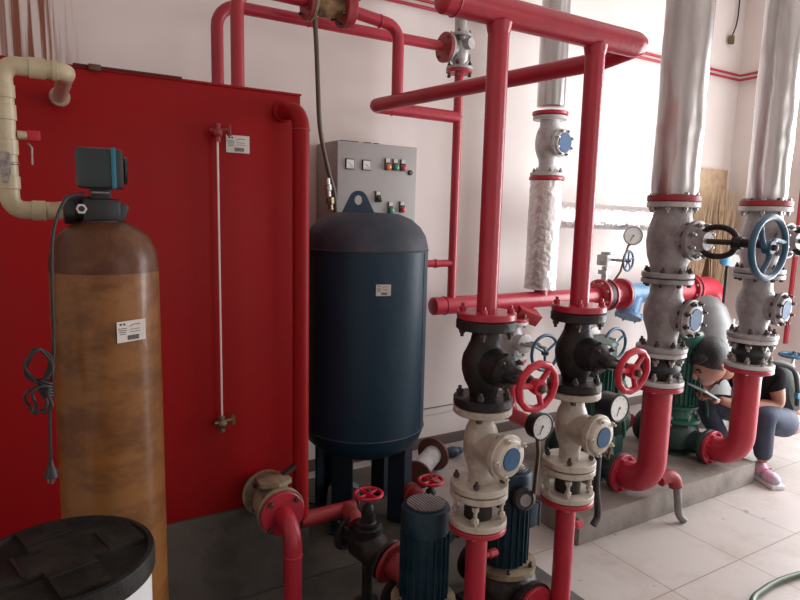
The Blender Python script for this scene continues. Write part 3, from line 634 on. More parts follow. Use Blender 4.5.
# plate with a hole: outer and inner outlines bridged
outer = prof; inner = [(math.cos(2*PI*i/n)*.017, .066+math.sin(2*PI*i/n)*.022) for i in range(n)]
bm = bmesh.new(); th = .014
def lug_face(off):
    vo = [bm.verts.new(c+ux*x+Z*z+uy*off) for x, z in outer]; vi = [bm.verts.new(c+ux*x+Z*z+uy*off) for x, z in inner]
    eo = [bm.edges.new((vo[i], vo[(i+1) % len(vo)])) for i in range(len(vo))]; ei = [bm.edges.new((vi[i], vi[(i+1) % n])) for i in range(n)]
    bmesh.ops.triangle_fill(bm, edges=eo+ei, use_beauty=True); return vo, vi
A = lug_face(-th/2); B_ = lug_face(th/2)
for la, lb in zip(A, B_):
    for i in range(len(la)): bm.faces.new((la[i], la[(i+1) % len(la)], lb[(i+1) % len(la)], lb[i]))
bmesh.ops.recalc_face_normals(bm, faces=bm.faces); bm.verts.index_update()
b.add([v.co.copy() for v in bm.verts], [[v.index for v in f.verts] for f in bm.faces], LUG); bm.free(); obj('lifting_lug', b, t, 'grey-blue lifting lug with a round hole')
LEGM = mat('leg_dark_blue', (.006, .018, .032), .5)
for k in range(4):
    w = -1.02+PI/2*k+.12; p = V((TX+math.cos(w)*TR*.80, TY+math.sin(w)*TR*.80, 0)); R = Matrix.Rotation(w, 3, 'Z')
    b = MB(); b.box(p+Z*.258, (.012, .105, .48), LEGM, R); b.box(p+Z*.258+R @ V((-.04, -.048, 0)), (.08, .010, .48), LEGM, R); b.box(p+Z*.020, (.10, .10, .008), LEGM, R); obj('leg', b, t)
d = V((-.33, -.944, 0)).normalized(); u_ = V((.944, -.33, 0)); sticker(t, V((TX, TY, 1.175))+V((-.065, -.2895, 0)), V((.975, -.215, 0)), Z, .068, .050, V((-.215, -.975, 0)))

b = MB(); b.prism([(1.22, 2.72, .016), (1.37, 2.64, .016), (1.36, 2.64, .11), (1.29, 2.675, .15), (1.23, 2.715, .12)], (.03, .05, 0), mat('dusty_grey_card', (.25, .23, .22), .8, var=.6, vcol=(.14, .12, .11)))
tag(obj('cardboard_scrap', b), 'dusty grey cardboard scrap on floor beneath the blue tank', 'cardboard')
# ------------------------------------------------------------------ control cabinet
t = thing('control_cabinet', 'grey electrical control cabinet on wall behind the blue tank', 'cabinet', (1.60, 3.07, 1.22)); CF = 2.93
b = MB(); b.box((1.603, CF+.135, 1.545), (.486, .25, .66), BOXS, ch=.004); obj('cabinet_box', b, t)
b = MB(); b.box((1.603, CF+.004, 1.545), (.480, .012, .655), BOXG, ch=.003); dr = obj('door', b, t)
def at_door(px, py, z0=1.898): return V((1.352+px*.00607, CF-.002, z0-py*.00607))
def dev(px, py, kind):
    p = at_door(px, py); b = MB()
    if kind == 'meter':
        b.box(p-Y*.004, (.050, .010, .054), BLKP, ch=.002); o = obj('meter', b, dr, 'square black-framed panel meter'); b = MB(); b.box(p-Y*.0098, (.042, .002, .045), GLASS); b.tube([p-Y*.0115+V((.012, 0, -.012)), p-Y*.0115+V((-.008, 0, .006))], .0012, INK, 6)
        b.box(p-Y*.0112+V((0, 0, -.016)), (.03, .001, .002), INK); return o, obj('meter_face', b, dr)
    if kind in ('g', 'r', 'o'):
        b.box(p+Z*.012-Y*.004, (.032, .010, .062), BLKP, ch=.003); b.box(p+Z*.032-Y*.0095, (.024, .002, .020), PAPER); b.lathe(p-Z*.002, -Y, [(.0155, .008), (.0155, .015)], STEEL, 20); o = obj('button_plate', b, dr)
        b = MB(); b.lathe(p-Z*.002, -Y, [(.0145, .012), (.0145, .022), (.010, .026), (0, .027)], {'g': LGRN, 'r': LRED, 'o': LORG}[kind], 20); obj('push_button', b, dr, {'g': 'green push button', 'r': 'red push button', 'o': 'orange push button'}[kind])
    if kind == 'switch':
        b.box(p+Z*.008-Y*.004, (.034, .010, .060), BLKP, ch=.003); b.box(p+Z*.027-Y*.0095, (.024, .002, .018), PAPER); b.lathe(p-Z*.005, -Y, [(.016, .008), (.014, .02)], BLKP, 20); b.box(p-Z*.007-Y*.026, (.030, .010, .008), BLKP, Matrix.Rotation(.7, 3, 'Y'), ch=.002); obj('selector_switch', b, dr)
    if kind == 'lock': b.lathe(p, -Y, [(.014, 0), (.014, .006), (.012, .008)], BLKP, 20); b.box(p-Y*.009, (.004, .002, .014), STEEL); obj('door_lock', b, dr)
    if kind == 'plate': b.box(p-Y*.003, (.080, .003, .05), PAPER); obj('name_plate', b, dr, 'blank white plate')
for q in ((13, 23, 'meter'), (29, 23, 'meter'), (50, 23, 'o'), (58, 23, 'g'), (66, 23, 'r'), (74, 27, 'lock'), (41, 51, 'switch'), (54, 61, 'g'), (66, 60, 'r'), (58, 72, 'plate')): dev(*q)
b = MB()
for x, w in ((1.46, .11), (1.57, .04), (1.625, .03)): b.box((x, CF+.08, 1.880), (w, .04, .010), BLKP, ch=.002)
obj('cable_entry', b, t, 'black cable entries on the cabinet roof')
# flexible conduit
t = thing('flexible_conduit', 'brown flexible conduit hanging from the flange down beside cabinet', 'conduit', (1.15, 2.72, 2.4))
b = MB(); b.tube(curve_pts([(1.135, 2.70, 2.40), (1.155, 2.72, 2.25), (1.175, 2.75, 2.10), (1.21, 2.80, 1.90), (1.27, 2.84, 1.72), (1.315, 2.86, 1.60), (1.325, 2.86, 1.50)]), .011, HOSE, 12); obj('conduit_body', b, t)
b = MB(); b.lathe((1.268, 2.85, 1.675), (.1, 0, -1), [(.017, 0), (.017, .03), (.022, .032), (.022, .06), (.016, .062), (.016, .09)], STEEL, 12); b.lathe((1.285, 2.85, 1.58), (.1, 0, -1), [(.022, 0), (.022, .03), (.014, .035), (.014, .06)], BRASS, 8); obj('conduit_coupling', b, t, 'metal threaded coupling')

# ------------------------------------------------------------------ pipes above the red tank
t = thing('feed_pipe', 'rear red pipe rising from red tank and running right along wall', 'pipe', (.757, 2.9, 1.935))
b = MB(); b.tube(arc([(.752, 2.9, 1.935), (.752, 2.9, 2.415), (1.96, 2.9, 2.420)], .10), .0275, RED); obj('pipe_body', b, t)
b = MB(); b.torus((1.19, 2.9, 2.417), X, .0275, .003, RED); obj('weld_ring', b, t)
f = flange(t, (1.995, 2.9, 2.417), -X, .080, .018, REDD); bolts(f, (2.0, 2.9, 2.417), X, .062, 4, .008, .035, DBOLT)
t = thing('vent_pipe', 'front red pipe rising from red tank beside the rear pipe', 'pipe', (.785, 2.7, 1.935))
b = MB(); b.tube(arc([(.785, 2.7, 1.935), (.785, 2.7, 2.44), (1.115, 2.7, 2.436)], .09), .0285, RED); obj('pipe_body', b, t)
f = flange(t, (1.112, 2.7, 2.434), -X, .078, .018, REDD)
t = thing('flanged_valve', 'rusty yellow flanged valve in the upper red pipe', 'valve', (1.2, 2.7, 2.44))
f = flange(t, (1.113, 2.7, 2.434), X, .078, .016, CREAMD); bolts(f, (1.113, 2.7, 2.434), X, .062, 4, .008, .05, DBOLT)
RST = mat('rusty_yellow', (.30, .19, .08), .55, var=.9, vcol=(.10, .045, .02), vscale=14, bump=.3)
b = MB(); b.lathe((1.128, 2.7, 2.434), X, [(.042, 0), (.042, .02), (.052, .035), (.052, .09), (.042, .105), (.042, .142)], RST); b.cyl((1.2, 2.7, 2.45), (1.2, 2.7, 2.53), .03, RST); obj('valve_body', b, t)
f = flange(t, (1.268, 2.7, 2.434), X, .085, .034, REDD, label='dark flange'); bolts(f, (1.285, 2.7, 2.434), X, .068, 6, .009, .06, DBOLT)
t = thing('drop_pipe', 'red pipe turning down from yellow valve into the return pipe', 'pipe', (1.57, 2.7, 2.1))
f = flange(t, (1.303, 2.7, 2.434), X, .080, .016, RED)
b = MB(); b.tube(arc([(1.31, 2.7, 2.434), (1.575, 2.7, 2.405), (1.575, 2.7, 2.07)], .075), .0285, RED); obj('pipe_body', b, t)
b = MB(); b.torus((1.47, 2.7, 2.415), X, .0285, .004, RED); obj('weld_ring', b, t)
# riser valve
t = thing('riser_valve', 'small grey flanged valve on the thin riser behind header', 'valve', (2.09, 2.9, 2.33))
GX = 2.09
b = MB(); b.lathe((GX, 2.9, 2.31), Z, [(.034, 0), (.034, .03), (.048, .05), (.05, .1), (.048, .13), (.034, .155), (.034, .18)], GALV); b.lathe((GX, 2.9, 2.417), -X, [(.04, 0), (.04, .07)], GALV)
b.cyl((GX, 2.9, 2.44), (GX+.02, 2.82, 2.44), .03, GALV); b.cyl((GX, 2.9, 2.38), (GX+.05, 2.87, 2.38), .018, GALV, 8); obj('valve_body', b, t)
f = flange(t, (GX, 2.9, 2.31), Z, .074, .018, GALV); bolts(f, (GX, 2.9, 2.31), Z, .058, 4, .010, .05, DBOLT)
f = flange(t, (GX, 2.9, 2.485), Z, .066, .016, GALV); bolts(f, (GX, 2.9, 2.485), Z, .052, 4, .008, .035, DBOLT)
f = flange(t, (GX-.09, 2.9, 2.417), X, .076, .016, GALV)
b = MB(); b.tube([(GX, 2.9, 2.50), (GX, 2.9, 2.85)], .034, GALV); obj('pipe_stub', b, t, 'bare galvanised pipe stub')
t = thing('riser_pipe', 'thin red riser pipe dropping along wall to the low header', 'pipe', (GX, 2.9, 1.0))
f = flange(t, (GX, 2.9, 2.309), -Z, .074, .016, RED)
b = MB(); b.tube([(GX, 2.9, 1.03), (GX, 2.9, 2.30)], .026, RED); b.torus((GX, 2.9, 2.055), Z, .027, .004, RED); obj('pipe_body', b, t)
b = MB(); b.cyl((GX-.40, 2.90, 1.232), (GX, 2.90, 1.232), .021, RED); b.lathe((GX-.13, 2.9, 1.232), X, [(.021, 0), (.025, .002), (.025, .02), (.021, .022)], RED); obj('tank_branch', b, t)

# thin twin lines on the walls
for k, (z, lb) in enumerate(((2.70, 'lower of two thin red sprinkler lines high along the walls'), (2.738, 'upper of two thin red sprinkler lines high along the walls'))):
    b = MB(); b.tube(arc([(1.5, 3.17, z), (5.205, 3.17, z), (5.205, 2.0, z+.02)], .02), .010, RED, 12); tag(obj('sprinkler_line', b), lb, 'pipe')
t_ = MB(); t_.tube([(3.16, 3.165, 2.30), (3.16, 3.165, 2.66)], .010, RED, 10); tag(obj('thin_pipe', t_), 'short thin vertical red pipe on wall beside insulated pipe', 'pipe')
b = MB(); b.tube(curve_pts([(5.10, 3.18, 3.68), (5.11, 3.18, 3.3), (5.09, 3.175, 3.14), (5.03, 3.17, 3.02)]), .006, BLKP, 8)
t = thing('wall_wire', 'black wire hanging from ceiling in the room corner', 'wire', (5.05, 3.17, 3.0)); obj('wire', b, t)
b = MB(); b.box((5.03, 3.17, 3.0), (.05, .03, .07), BRASS, ch=.01); obj('wire_end', b, t)
b = MB(); b.tube([(2.0, 3.195, .262), (2.9, 3.195, .265)], .003, HOSE, 6); tag(obj('wall_cable', b), 'upper thin cable along the back wall near floor', 'cable')
b = MB(); b.tube(curve_pts([(2.0, 3.195, .215), (2.3, 3.195, .218), (2.42, 3.192, .235), (2.9, 3.195, .22)]), .002, GREYL, 6); tag(obj('wall_cable', b), 'lower pale cable along the back wall near floor', 'cable')

# ------------------------------------------------------------------ low header along the back wall
HY, HH = 2.90, .985
t = thing('low_header', 'horizontal red header pipe along wall behind the black valves', 'pipe', (2.6, HY, HH))
b = MB(); b.tube([(1.965, HY, HH), (3.33, HY, HH)], .052, RED, 32); b.sph((1.965, HY, HH), .052, RED, (.3, 1, 1)); b.cyl((2.80, HY, HH), (2.80, HY, HH+.075), .045, RED); obj('pipe_body', b, t)
b = MB(); b.torus((2.04, HY, HH), X, .052, .004, RED); obj('weld_ring', b, t)
b = MB(); R = Matrix.Rotation(.35, 3, 'Y') @ Matrix.Rotation(.5, 3, 'X'); b.box((2.66, HY-.02, HH-.085), (.19, .09, .08), REDD, R, ch=.004); obj('pipe_shoe', b, t, 'boxy dark red bracket below the header')
f = flange(t, (3.36, HY, HH), -X, .112, .022, RED, hub=.07)
t = thing('butterfly_valve', 'grey butterfly valve with small wheel between red header flanges', 'valve', (3.385, HY, HH))
b = MB(); b.cyl((3.362, HY, HH), (3.412, HY, HH), .105, BLK, ch=.004); b.cyl((3.387, HY, HH+.1), (3.387, HY, HH+.20), .022, GALV); b.box((3.387, HY, HH+.16), (.06, .07, .03), GALV, ch=.004); obj('valve_body', b, t)
b = MB(); b.box((3.385, HY-.01, HH+.245), (.10, .09, .075), GALV, ch=.010); b.cyl((3.385, HY-.01, HH+.28), (3.385, HY-.01, HH+.30), .04, GALV); b.cyl((3.39, HY-.04, HH+.25), (3.41, HY-.17, HH+.25), .010, GALV, 10); gb = obj('gearbox', b, t, 'grey gear housing')
handwheel(t, (3.41, HY-.17, HH+.25), (.2, -1, 0), .074, .0075, WHBL, 5, label='small blue-grey handwheel')
for i in range(8):
    pass
bolts(gb, (3.387, HY, HH), X, .092, 8, .010, .10, GALV)
t = thing('flange_spool', 'short red flanged spool between butterfly valve and blue strainer', 'pipe', (3.45, HY, HH))
f = flange(t, (3.414, HY, HH), X, .112, .020, RED, hub=.07)
b = MB(); b.lathe((3.43, HY, HH), X, [(.08, 0), (.06, .05), (.06, .08), (.085, .13)], RED); obj('pipe_body', b, t)
f = flange(t, (3.575, HY, HH), -X, .112, .020, RED)
t = thing('y_strainer', 'light blue Y-shaped strainer with bolted cap after red spool', 'strainer', (3.7, HY, HH))
f = flange(t, (3.577, HY, HH), X, .110, .020, STRB, hub=.07)
b = MB(); b.tube([(3.59, HY, HH), (4.0, HY, HH)], .072, STRB)
a_ = V((-.25, -.55, -1)).normalized(); a_ = V((-.42, -.10, -.9)).normalized(); p_ = V((3.72, HY, HH))
b.lathe(p_, a_, [(.066, 0), (.066, .17)], STRB); obj('strainer_body', b, t)
f = flange(t, p_+a_*.16, a_, .095, .03, STRB, name='strainer_cap'); bolts(f, p_+a_*.17, a_, .083, 6, .009, .03, STRB)
f = flange(t, (4.0, HY, HH), -X, .11, .02, STRB)
t = thing('header_elbow', 'red flanged elbow turning down behind the right columns', 'pipe', (4.6, HY, .8))
f = flange(t, (4.002, HY, HH), X, .112, .02, RED)
b = MB(); b.tube(arc([(4.01, HY, HH), (4.70, HY, HH+.01), (4.70, HY, .02)], .13, 12), .085, RED, 32); obj('pipe_body', b, t)
f = flange(t, (4.33, HY, HH+.005), X, .112, .022, RED); f = flange(t, (4.36, HY, HH+.005), X, .105, .014, BLK); f = flange(t, (4.376, HY, HH+.005), X, .112, .022, RED); bolts(f, (4.366, HY, HH+.005), X, .095, 8, .010, .07, STEEL)
# drops with gate valves and blue wheels
for k, (x, who, ww) in enumerate(((2.57, 'left', .115), (3.18, 'right', .11))):
    t = thing('drop_valve', 'grey gate valve with blue handwheel on %s drop below low header' % who, 'valve', (x, HY, .65))
    b = MB(); b.lathe((x, HY, .62), Z, [(.05, 0), (.05, .04), (.075, .08), (.078, .13), (.05, .2), (.05, .24)], GREYL); b.lathe((x, HY, .735), -Y, [(.05, 0), (.05, .11), (.06, .112), (.06, .13), (.03, .14)], GREYL); obj('valve_body', b, t)
    f = flange(t, (x, HY, .62), Z, .10, .02, GREYL); bolts(f, (x, HY, .62), Z, .08, 6, .010, .05, STEEL)
    f = flange(t, (x, HY, .86), -Z, .10, .02, GREYL); bolts(f, (x, HY, .862), Z, .08, 6, .010, .05, STEEL)
    b = MB()
    for s in (-1, 1): b.tube(curve_pts([(x+s*.03, HY-.13, .742), (x+s*.05, HY-.18, .742), (x+s*.035, HY-.22, .742), (x, HY-.25, .742)]), .009, GREY, 8)
    b.cyl((x, HY-.13, .742), (x, HY-.31, .742), .009, STEEL, 10); obj('yoke', b, t)
    handwheel(t, (x, HY-.30, .715), -Y, ww, .010, WHBL, 3, .55, label='blue handwheel')
    t = thing('drop_pipe', 'red drop pipe from low header through %s gate valve to pump' % who, 'pipe', (x, HY, .3))
    b = MB(); b.cyl((x, HY, .88), (x, HY, HH-.03), .045, RED); obj('upper_stub', b, t); b = MB(); b.tube(arc([(x, HY, .60), (x, HY, .26), (x-.03, 2.42, .26)], .08), .045, RED); obj('pipe_body', b, t)
    f = flange(t, (x, HY, .862), Z, .10, .018, RED); f = flange(t, (x, HY, .618), -Z, .10, .018, RED)
gauge((3.53, 2.80, 1.40), .062, .02, 'small pressure gauge above the low header near foil pipe end', ax=(-.6, -.8, 0), pipe=[(3.535, 2.84, 1.33), (3.50, 2.86, 1.15), (3.46, HY, 1.05)], case=GREY)

# insulated pipe on the left (foil) with check valve
FX = 2.795
t = thing('insulated_pipe', 'upper aluminium-wrapped vertical pipe behind the second red column', 'pipe', (FX, HY, 2.17))
b = MB(); b.lathe((FX, HY, 2.185), Z, [(.05, 0), (.085, .004), (.087, .3), (.085, .65), (.087, 1.0), (.087, 1.51)], ALU, 40); obj('jacket', b, t, 'dull aluminium insulation jacket')
f = flange(t, (FX, HY, 2.135), Z, .110, .022, RED)
check_valve(FX, HY, 2.13, 1.765, .084, 'grey check valve with light blue cap between foil-wrapped pipes', GREYL, nb=8, fl=.105, neck=.055, cov=.085, off=.09, bolt=STEEL, capR=.70, bn=6)
t = thing('insulated_pipe', 'crumpled foil-wrapped vertical pipe standing on the low header', 'pipe', (FX, HY, 1.05))
f = flange(t, (FX, HY, 1.762), -Z, .110, .022, RED)
def foil(P, Q, r, seg=64, n=60, amp=.0032, seed=1):
    P = V(P); Q = V(Q); ax, a, bb = frame(Q-P); L = (Q-P).length; rn = random.Random(seed); b = MB(); vs = []; fs = []
    for i in range(n+1):
        for k in range(seg):
            w = 2*PI*k/seg; rr = r+rn.uniform(-amp, amp); vs.append(P+ax*L*i/n+(a*math.cos(w)+bb*math.sin(w))*rr)
    for i in range(n):
        for k in range(seg): j = (k+1) % seg; fs.append([i*seg+k, i*seg+j, (i+1)*seg+j, (i+1)*seg+k])
    fs.append(list(range(seg))[::-1]); fs.append([n*seg+k for k in range(seg)]); b.add(vs, fs, FOIL); return b
obj('foil_wrap', foil((FX-.005, HY, 1.055), (FX, HY, 1.735), .100, seed=2), t, 'crumpled silver foil wrap', sharp=60)
t = thing('insulated_pipe', 'horizontal foil-wrapped pipe running right to the big grey column', 'pipe', (3.3, HY, 1.52))
obj('foil_wrap', foil((FX+.02, HY, 1.53), (3.86, HY, 1.515), .082, seed=4, n=90), t, 'crumpled silver foil wrap', sharp=60)
for x in (3.865, 3.93):
    f = flange(t, (x, HY, 1.515), X, .095, .012, REDD)
b = MB(); b.cyl((3.86, HY, 1.515), (4.0, HY, 1.515), .06, GALV); obj('pipe_end', b, t)

# ------------------------------------------------------------------ big grey columns on the right
def jacket(x, y, z0, z1, rad, seed, seg=72, n=70, amp=.0026, mt=None):
    rn = random.Random(seed); NA, NZ = 9, 14; g = [[rn.uniform(-1, 1) for _ in range(NA)] for _ in range(NZ+2)]
    g2 = [[rn.uniform(-1, 1) for _ in range(23)] for _ in range(42)]
    def smp(G, a, z, na, nz):
        fa = a*na; i = int(fa); u = fa-i; fz = z*nz; k = int(fz); w = fz-k; u = u*u*(3-2*u); w = w*w*(3-2*w)
        return (G[k][i % na]*(1-u)+G[k][(i+1) % na]*u)*(1-w)+(G[k+1][i % na]*(1-u)+G[k+1][(i+1) % na]*u)*w
    b = MB(); vs = []; fs = []
    for i in range(n+1):
        zz = i/n
        for k in range(seg):
            a = k/seg; rr = rad+amp*smp(g, a, zz, NA, NZ)+amp*.5*smp(g2, a, zz, 23, 40)
            for zj in (.14, .46, .77):
                if abs(zz-zj) < .008: rr += .0025
            if i == 0: rr = rad*.95
            vs.append((x+rr*math.cos(2*PI*a), y+rr*math.sin(2*PI*a), z0+(z1-z0)*zz))
    for i in range(n):
        for k in range(seg): j = (k+1) % seg; fs.append([i*seg+k, i*seg+j, (i+1)*seg+j, (i+1)*seg+k])
    fs.append(list(range(seg))[::-1]); fs.append([n*seg+k for k in range(seg)]); b.add(vs, fs, mt or ALU); return b
def big_column(x, who, F, jr, side):
    y = 1.80; xt = x
    t = thing('insulated_pipe', 'large aluminium-jacketed vertical pipe, %s of the two big columns' % who, 'pipe', (x, y, 1.60))
    b = jacket(x, y, 1.622, 3.68, jr, int(x*100)); obj('jacket', b, t, 'creased aluminium insulation jacket')
    b = MB()
    for w in ((-.62,) if side == 0 else (-.7,)):
        d = V((math.cos(w), math.sin(w), 0)); b.tube([V((x, y, 1.66))+d*(jr-.002), V((x, y, 3.66))+d*(jr-.002)], .006, ALU, 6)
    obj('jacket_seam', b, t)
    f = flange(t, (x, y, 1.592), Z, F, .028, REDD, label='dull red flange under the jacket')
    # gate valve with yoke and wheel towards the camera side
    t = thing('gate_valve', 'large grey gate valve with blue handwheel on %s big column' % who, 'valve', (x, y, 1.245)); c = V((x, y, 1.42))
    b = MB(); b.lathe((x, y, 1.245), Z, [(.072, 0), (.074, .025), (.080, .05), (.098, .10), (.106, .16), (.102, .22), (.085, .28), (.075, .345)], GREY, 40)
    b.lathe(c, -Y, [(.078, 0), (.078, .09), (.070, .12)], GREY, 32); obj('valve_body', b, t)
    for P, s in (((x, y, 1.245), 1), ((x, y, 1.590), -1)):
        f = flange(t, P, Z*s, F, .024, GREY if s > 0 else GREYL); bolts(f, V(P)+Z*s*(-.002), Z*s, F*.84, 8, .011, .052, DBOLT if s > 0 else STEEL)
    b = MB(); b.lathe(c-Y*.115, -Y, [(.086, 0), (.089, .004), (.089, .022), (.084, .024), (.055, .03), (.045, .05), (.04, .07)], GREY, 32); bf = obj('bonnet', b, t); bolts(bf, c-Y*.128, -Y, .074, 8, .011, .04, STEEL)
    b = MB()
    for s in (-1, 1): b.tube(curve_pts([c+V((0, -.15, s*.03)), c+V((0, -.19, s*.058)), c+V((0, -.245, s*.062)), c+V((0, -.29, s*.045)), c+V((0, -.315, s*.015))]), .013, BLK, 10)
    b.lathe(c-Y*.30, -Y, [(.028, 0), (.030, .01), (.026, .04)], BLK, 16); obj('yoke', b, t, 'black open yoke')
    b = MB(); b.cyl(c-Y*.16, c-Y*.45, .012, DBOLT, 12); b.cyl(c-Y*.33, c-Y*.42, .019, BLK, 12); obj('stem', b, t)
    handwheel(t, c-Y*.445-Z*.012, -Y, .135, .0135, WHBL, 3, .35, label='large blue handwheel with curved spokes', curved=True, dish=.0)
    check_valve(x, y, 1.24, .90, .094, 'grey check valve with blue cap on the %s big column' % who, GREY, nb=8, fl=F, neck=.066, cov=.088, off=.115, bolt=DBOLT, th=.022, capR=.58, bn=8, czf=.50)
    short_joint(x, y, .898, .738, F*.97, GREYL, 'black rubber joint between grey flanges on the %s big column' % who, rubber=True, nb=8, th=.022, neck=.062, boltm=STEEL, name='rubber_joint')
    t = thing('elbow_pipe', 'thick red pipe bending into the pump at foot of %s big column' % who, 'pipe', (x, y, .15))
    f = flange(t, (x, y, .735), -Z, F*.97, .022, RED)
    b = MB(); b.tube(arc([(x, y, .72), (x, y, .222), (x, 1.972, .222)], .13, 12), .067, RED, 36); obj('pipe_body', b, t)
    f = flange(t, (x, 1.970, .222), -Y, .100, .022, RED); bolts(f, (x, 1.972, .222), -Y, .082, 8, .009, .045, RED)
big_column(2.530, 'nearer', .115, .102, 0)
big_column(3.290, 'farther', .124, .095, 1)
# small pipe tail right of the jacket
t = thing('thin_riser', 'tall thin red pipe against the right wall', 'pipe', (5.15, 2.52, .9))
b = MB(); b.tube([(5.17, 2.56, .55), (5.17, 2.56, 2.05)], .018, RED, 12); obj('pipe_body', b, t)

# right plinth and green pumps
b = MB(); b.box((2.82, 2.26, .066), (1.44, .84, .132), CONC, ch=.008); tag(obj('pump_plinth', b), 'low concrete plinth under the green pumps', 'plinth')
def green_pump(x, who, label, h):
    y = 2.20; z0 = .132; t = thing('circulation_pump', label, 'pump', (x, y, z0))
    b = MB(); b.lathe((x, y, z0), Z, [(.12, 0), (.12, .015), (.10, .02), (.135, .05), (.14, .10), (.13, .15), (.10, .19)], GREEND, 36)
    for s in (-1, 1): b.lathe((x, y, .235-.013), Y*s, [(.065, .05), (.065, .19), (.07, .205)], GREEND, 28)
    obj('volute', b, t)
    for s in (-1, 1): f = flange(t, (x, y+s*.228, .222), -Y*s, .100, .024, GREEND)
    b = MB(); b.lathe((x, y, .325), Z, [(.135, 0), (.135, .02), (.10, .03), (.09, .05), (.095, .075), (.12, .085), (.12, .10)], GREEN, 36); ln = obj('lantern', b, t, 'bright green lantern casting')
    bolts(ln, (x, y, .335), Z, .122, 8, .009, .03, STEEL)
    b = MB(); H = h; b.lathe((x, y, .425), Z, [(.098, 0), (.10, .01), (.10, H)], GREEN, 40)
    for i in range(26):
        w = 2*PI*i/26; d = V((math.cos(w), math.sin(w), 0)); e = V((-d.y, d.x, 0)); p = V((x, y, .435))+d*.097
        b.prism([p-e*.003, p+e*.003, p+e*.002+d*.018, p-e*.002+d*.018], Z*(H-.03), GREEN)
    obj('motor_body', b, t)
    b = MB(); b.lathe((x, y, .425+H), Z, [(.112, 0), (.112, .07), (.10, .085), (.05, .09), (0, .09)], GREEN, 36); obj('fan_cover', b, t)
    b = MB(); b.box((x+.12, y-.05, .60), (.06, .09, .11), GREEN, ch=.006); tb = obj('terminal_box', b, t)
    b = MB(); b.tube(curve_pts([(x+.15, y-.06, .74), (x+.165, y-.065, .68), (x+.145, y-.065, .60), (x+.13, y-.07, .50), (x+.17, y-.08, .42), (x+.19, y-.08, .33)]), .010, GREEN, 10); b.lathe((x+.158, y-.065, .69), (.7, -.7, 0), [(.026, -.01), (.026, .01)], GREEN, 20); obj('cable_pipe', b, t, 'green bent cable pipe')
    return t
green_pump(2.535, 'near', 'green vertical pump behind the nearer thick red elbow', .36)
green_pump(3.285, 'far', 'green vertical pump behind the farther thick red elbow', .36)
t = thing('pump_casing', 'dark green pump casing with rusty coupling between two green pumps', 'pump', (2.86, 2.30, .132))
b = MB(); b.lathe((2.80, 2.33, .36), X, [(.055, -.06), (.06, -.02), (.10, 0), (.115, .04), (.11, .10), (.07, .14)], GREEND, 32); b.box((2.84, 2.33, .20), (.12, .14, .14), GREEND, ch=.01); obj('casing', b, t)
b = MB(); b.lathe((2.74, 2.33, .36), -X, [(.085, 0), (.085, .018), (.05, .02), (.05, .06)], GREYL, 28); obj('port_flange', b, t)
b = MB(); b.lathe((2.90, 2.36, .45), (.1, -.3, 1), [(.03, 0), (.05, .02), (.05, .05), (.035, .07), (.05, .08), (.05, .11), (.02, .12)], CREAMD, 10); obj('coupling', b, t, 'rusty cream coupling')
# grey drain hose with red elbow
t = thing('drain_hose', 'grey drain pipe with red elbow leaning on front of the plinth', 'pipe', (2.69, 1.77, 0))
b = MB(); b.tube(curve_pts([(2.70, 1.775, .215), (2.705, 1.76, .12), (2.715, 1.755, .05), (2.74, 1.74, .012)]), .019, mat('grey_pvc', (.20, .19, .17), .5, var=.5, vscale=20), 16); obj('hose_body', b, t)
b = MB(); b.tube(arc([(2.60, 1.80, .235), (2.685, 1.785, .26), (2.70, 1.775, .19)], .045), .034, REDD, 16); obj('elbow', b, t, 'red painted elbow')
t = thing('rubber_hose', 'black hose hanging over left end of the concrete plinth', 'hose', (2.14, 1.8, .1))
b = MB(); b.tube(curve_pts([(2.20, 1.86, .50), (2.155, 1.81, .44), (2.145, 1.80, .30), (2.165, 1.80, .20), (2.16, 1.795, .15), (2.13, 1.79, .12)]), .016, RUB, 12); obj('hose_body', b, t)
for k, dz in enumerate((0, .03)):
    b = MB(); b.torus((2.24, 1.84, .47-dz), (1, -.5, .1), .045-.008*k, .006, BRASS, 24, 8); obj('siphon_coil', b, t, 'brass coiled siphon')
# green hose on the floor
b = MB(); b.tube(curve_pts([(2.20, 1.00, .016), (2.36, 1.18, .016), (2.50, 1.215, .016), (2.66, 1.215, .016), (2.84, 1.18, .016), (3.1, 1.1, .016)]), .012, GHOSE, 14); tag(obj('garden_hose', b), 'green hose lying on the tiles at bottom right', 'hose')

# items at the far side
t = thing('floor_valve', 'loose dirty flanged valve body lying on floor behind the blue tank', 'valve', (1.90, 2.93, 0))
JX, JY = 1.90, 2.90
b = MB(); b.tube(curve_pts([(1.76, 2.70, .085), (1.83, 2.76, .09), (1.90, 2.81, .10), (1.97, 2.86, .105)]), .055, GREYL, 24); obj('valve_body', b, t)
RB = mat('rust_brown_flange', (.10, .045, .035), .6, var=.7, vcol=(.2, .03, .03), vscale=14)
f = flange(t, (1.985, 2.872, .105), (-.9, -.45, -.1), .102, .02, RB); f = flange(t, (1.75, 2.69, .085), (.80, .6, .1), .082, .016, RB)
b = MB(); b.sph((2.20, 2.98, .035), .05, mat('blue_bag', (.03, .06, .11), .4), (1.0, .8, .7), 16); b.sph((2.26, 3.0, .025), .035, mat('blue_bag2', (.03, .06, .11), .4), (1, .8, .7), 14)
tag(obj('plastic_bag', b), 'small crumpled dark blue bag on floor by the back wall', 'bag')
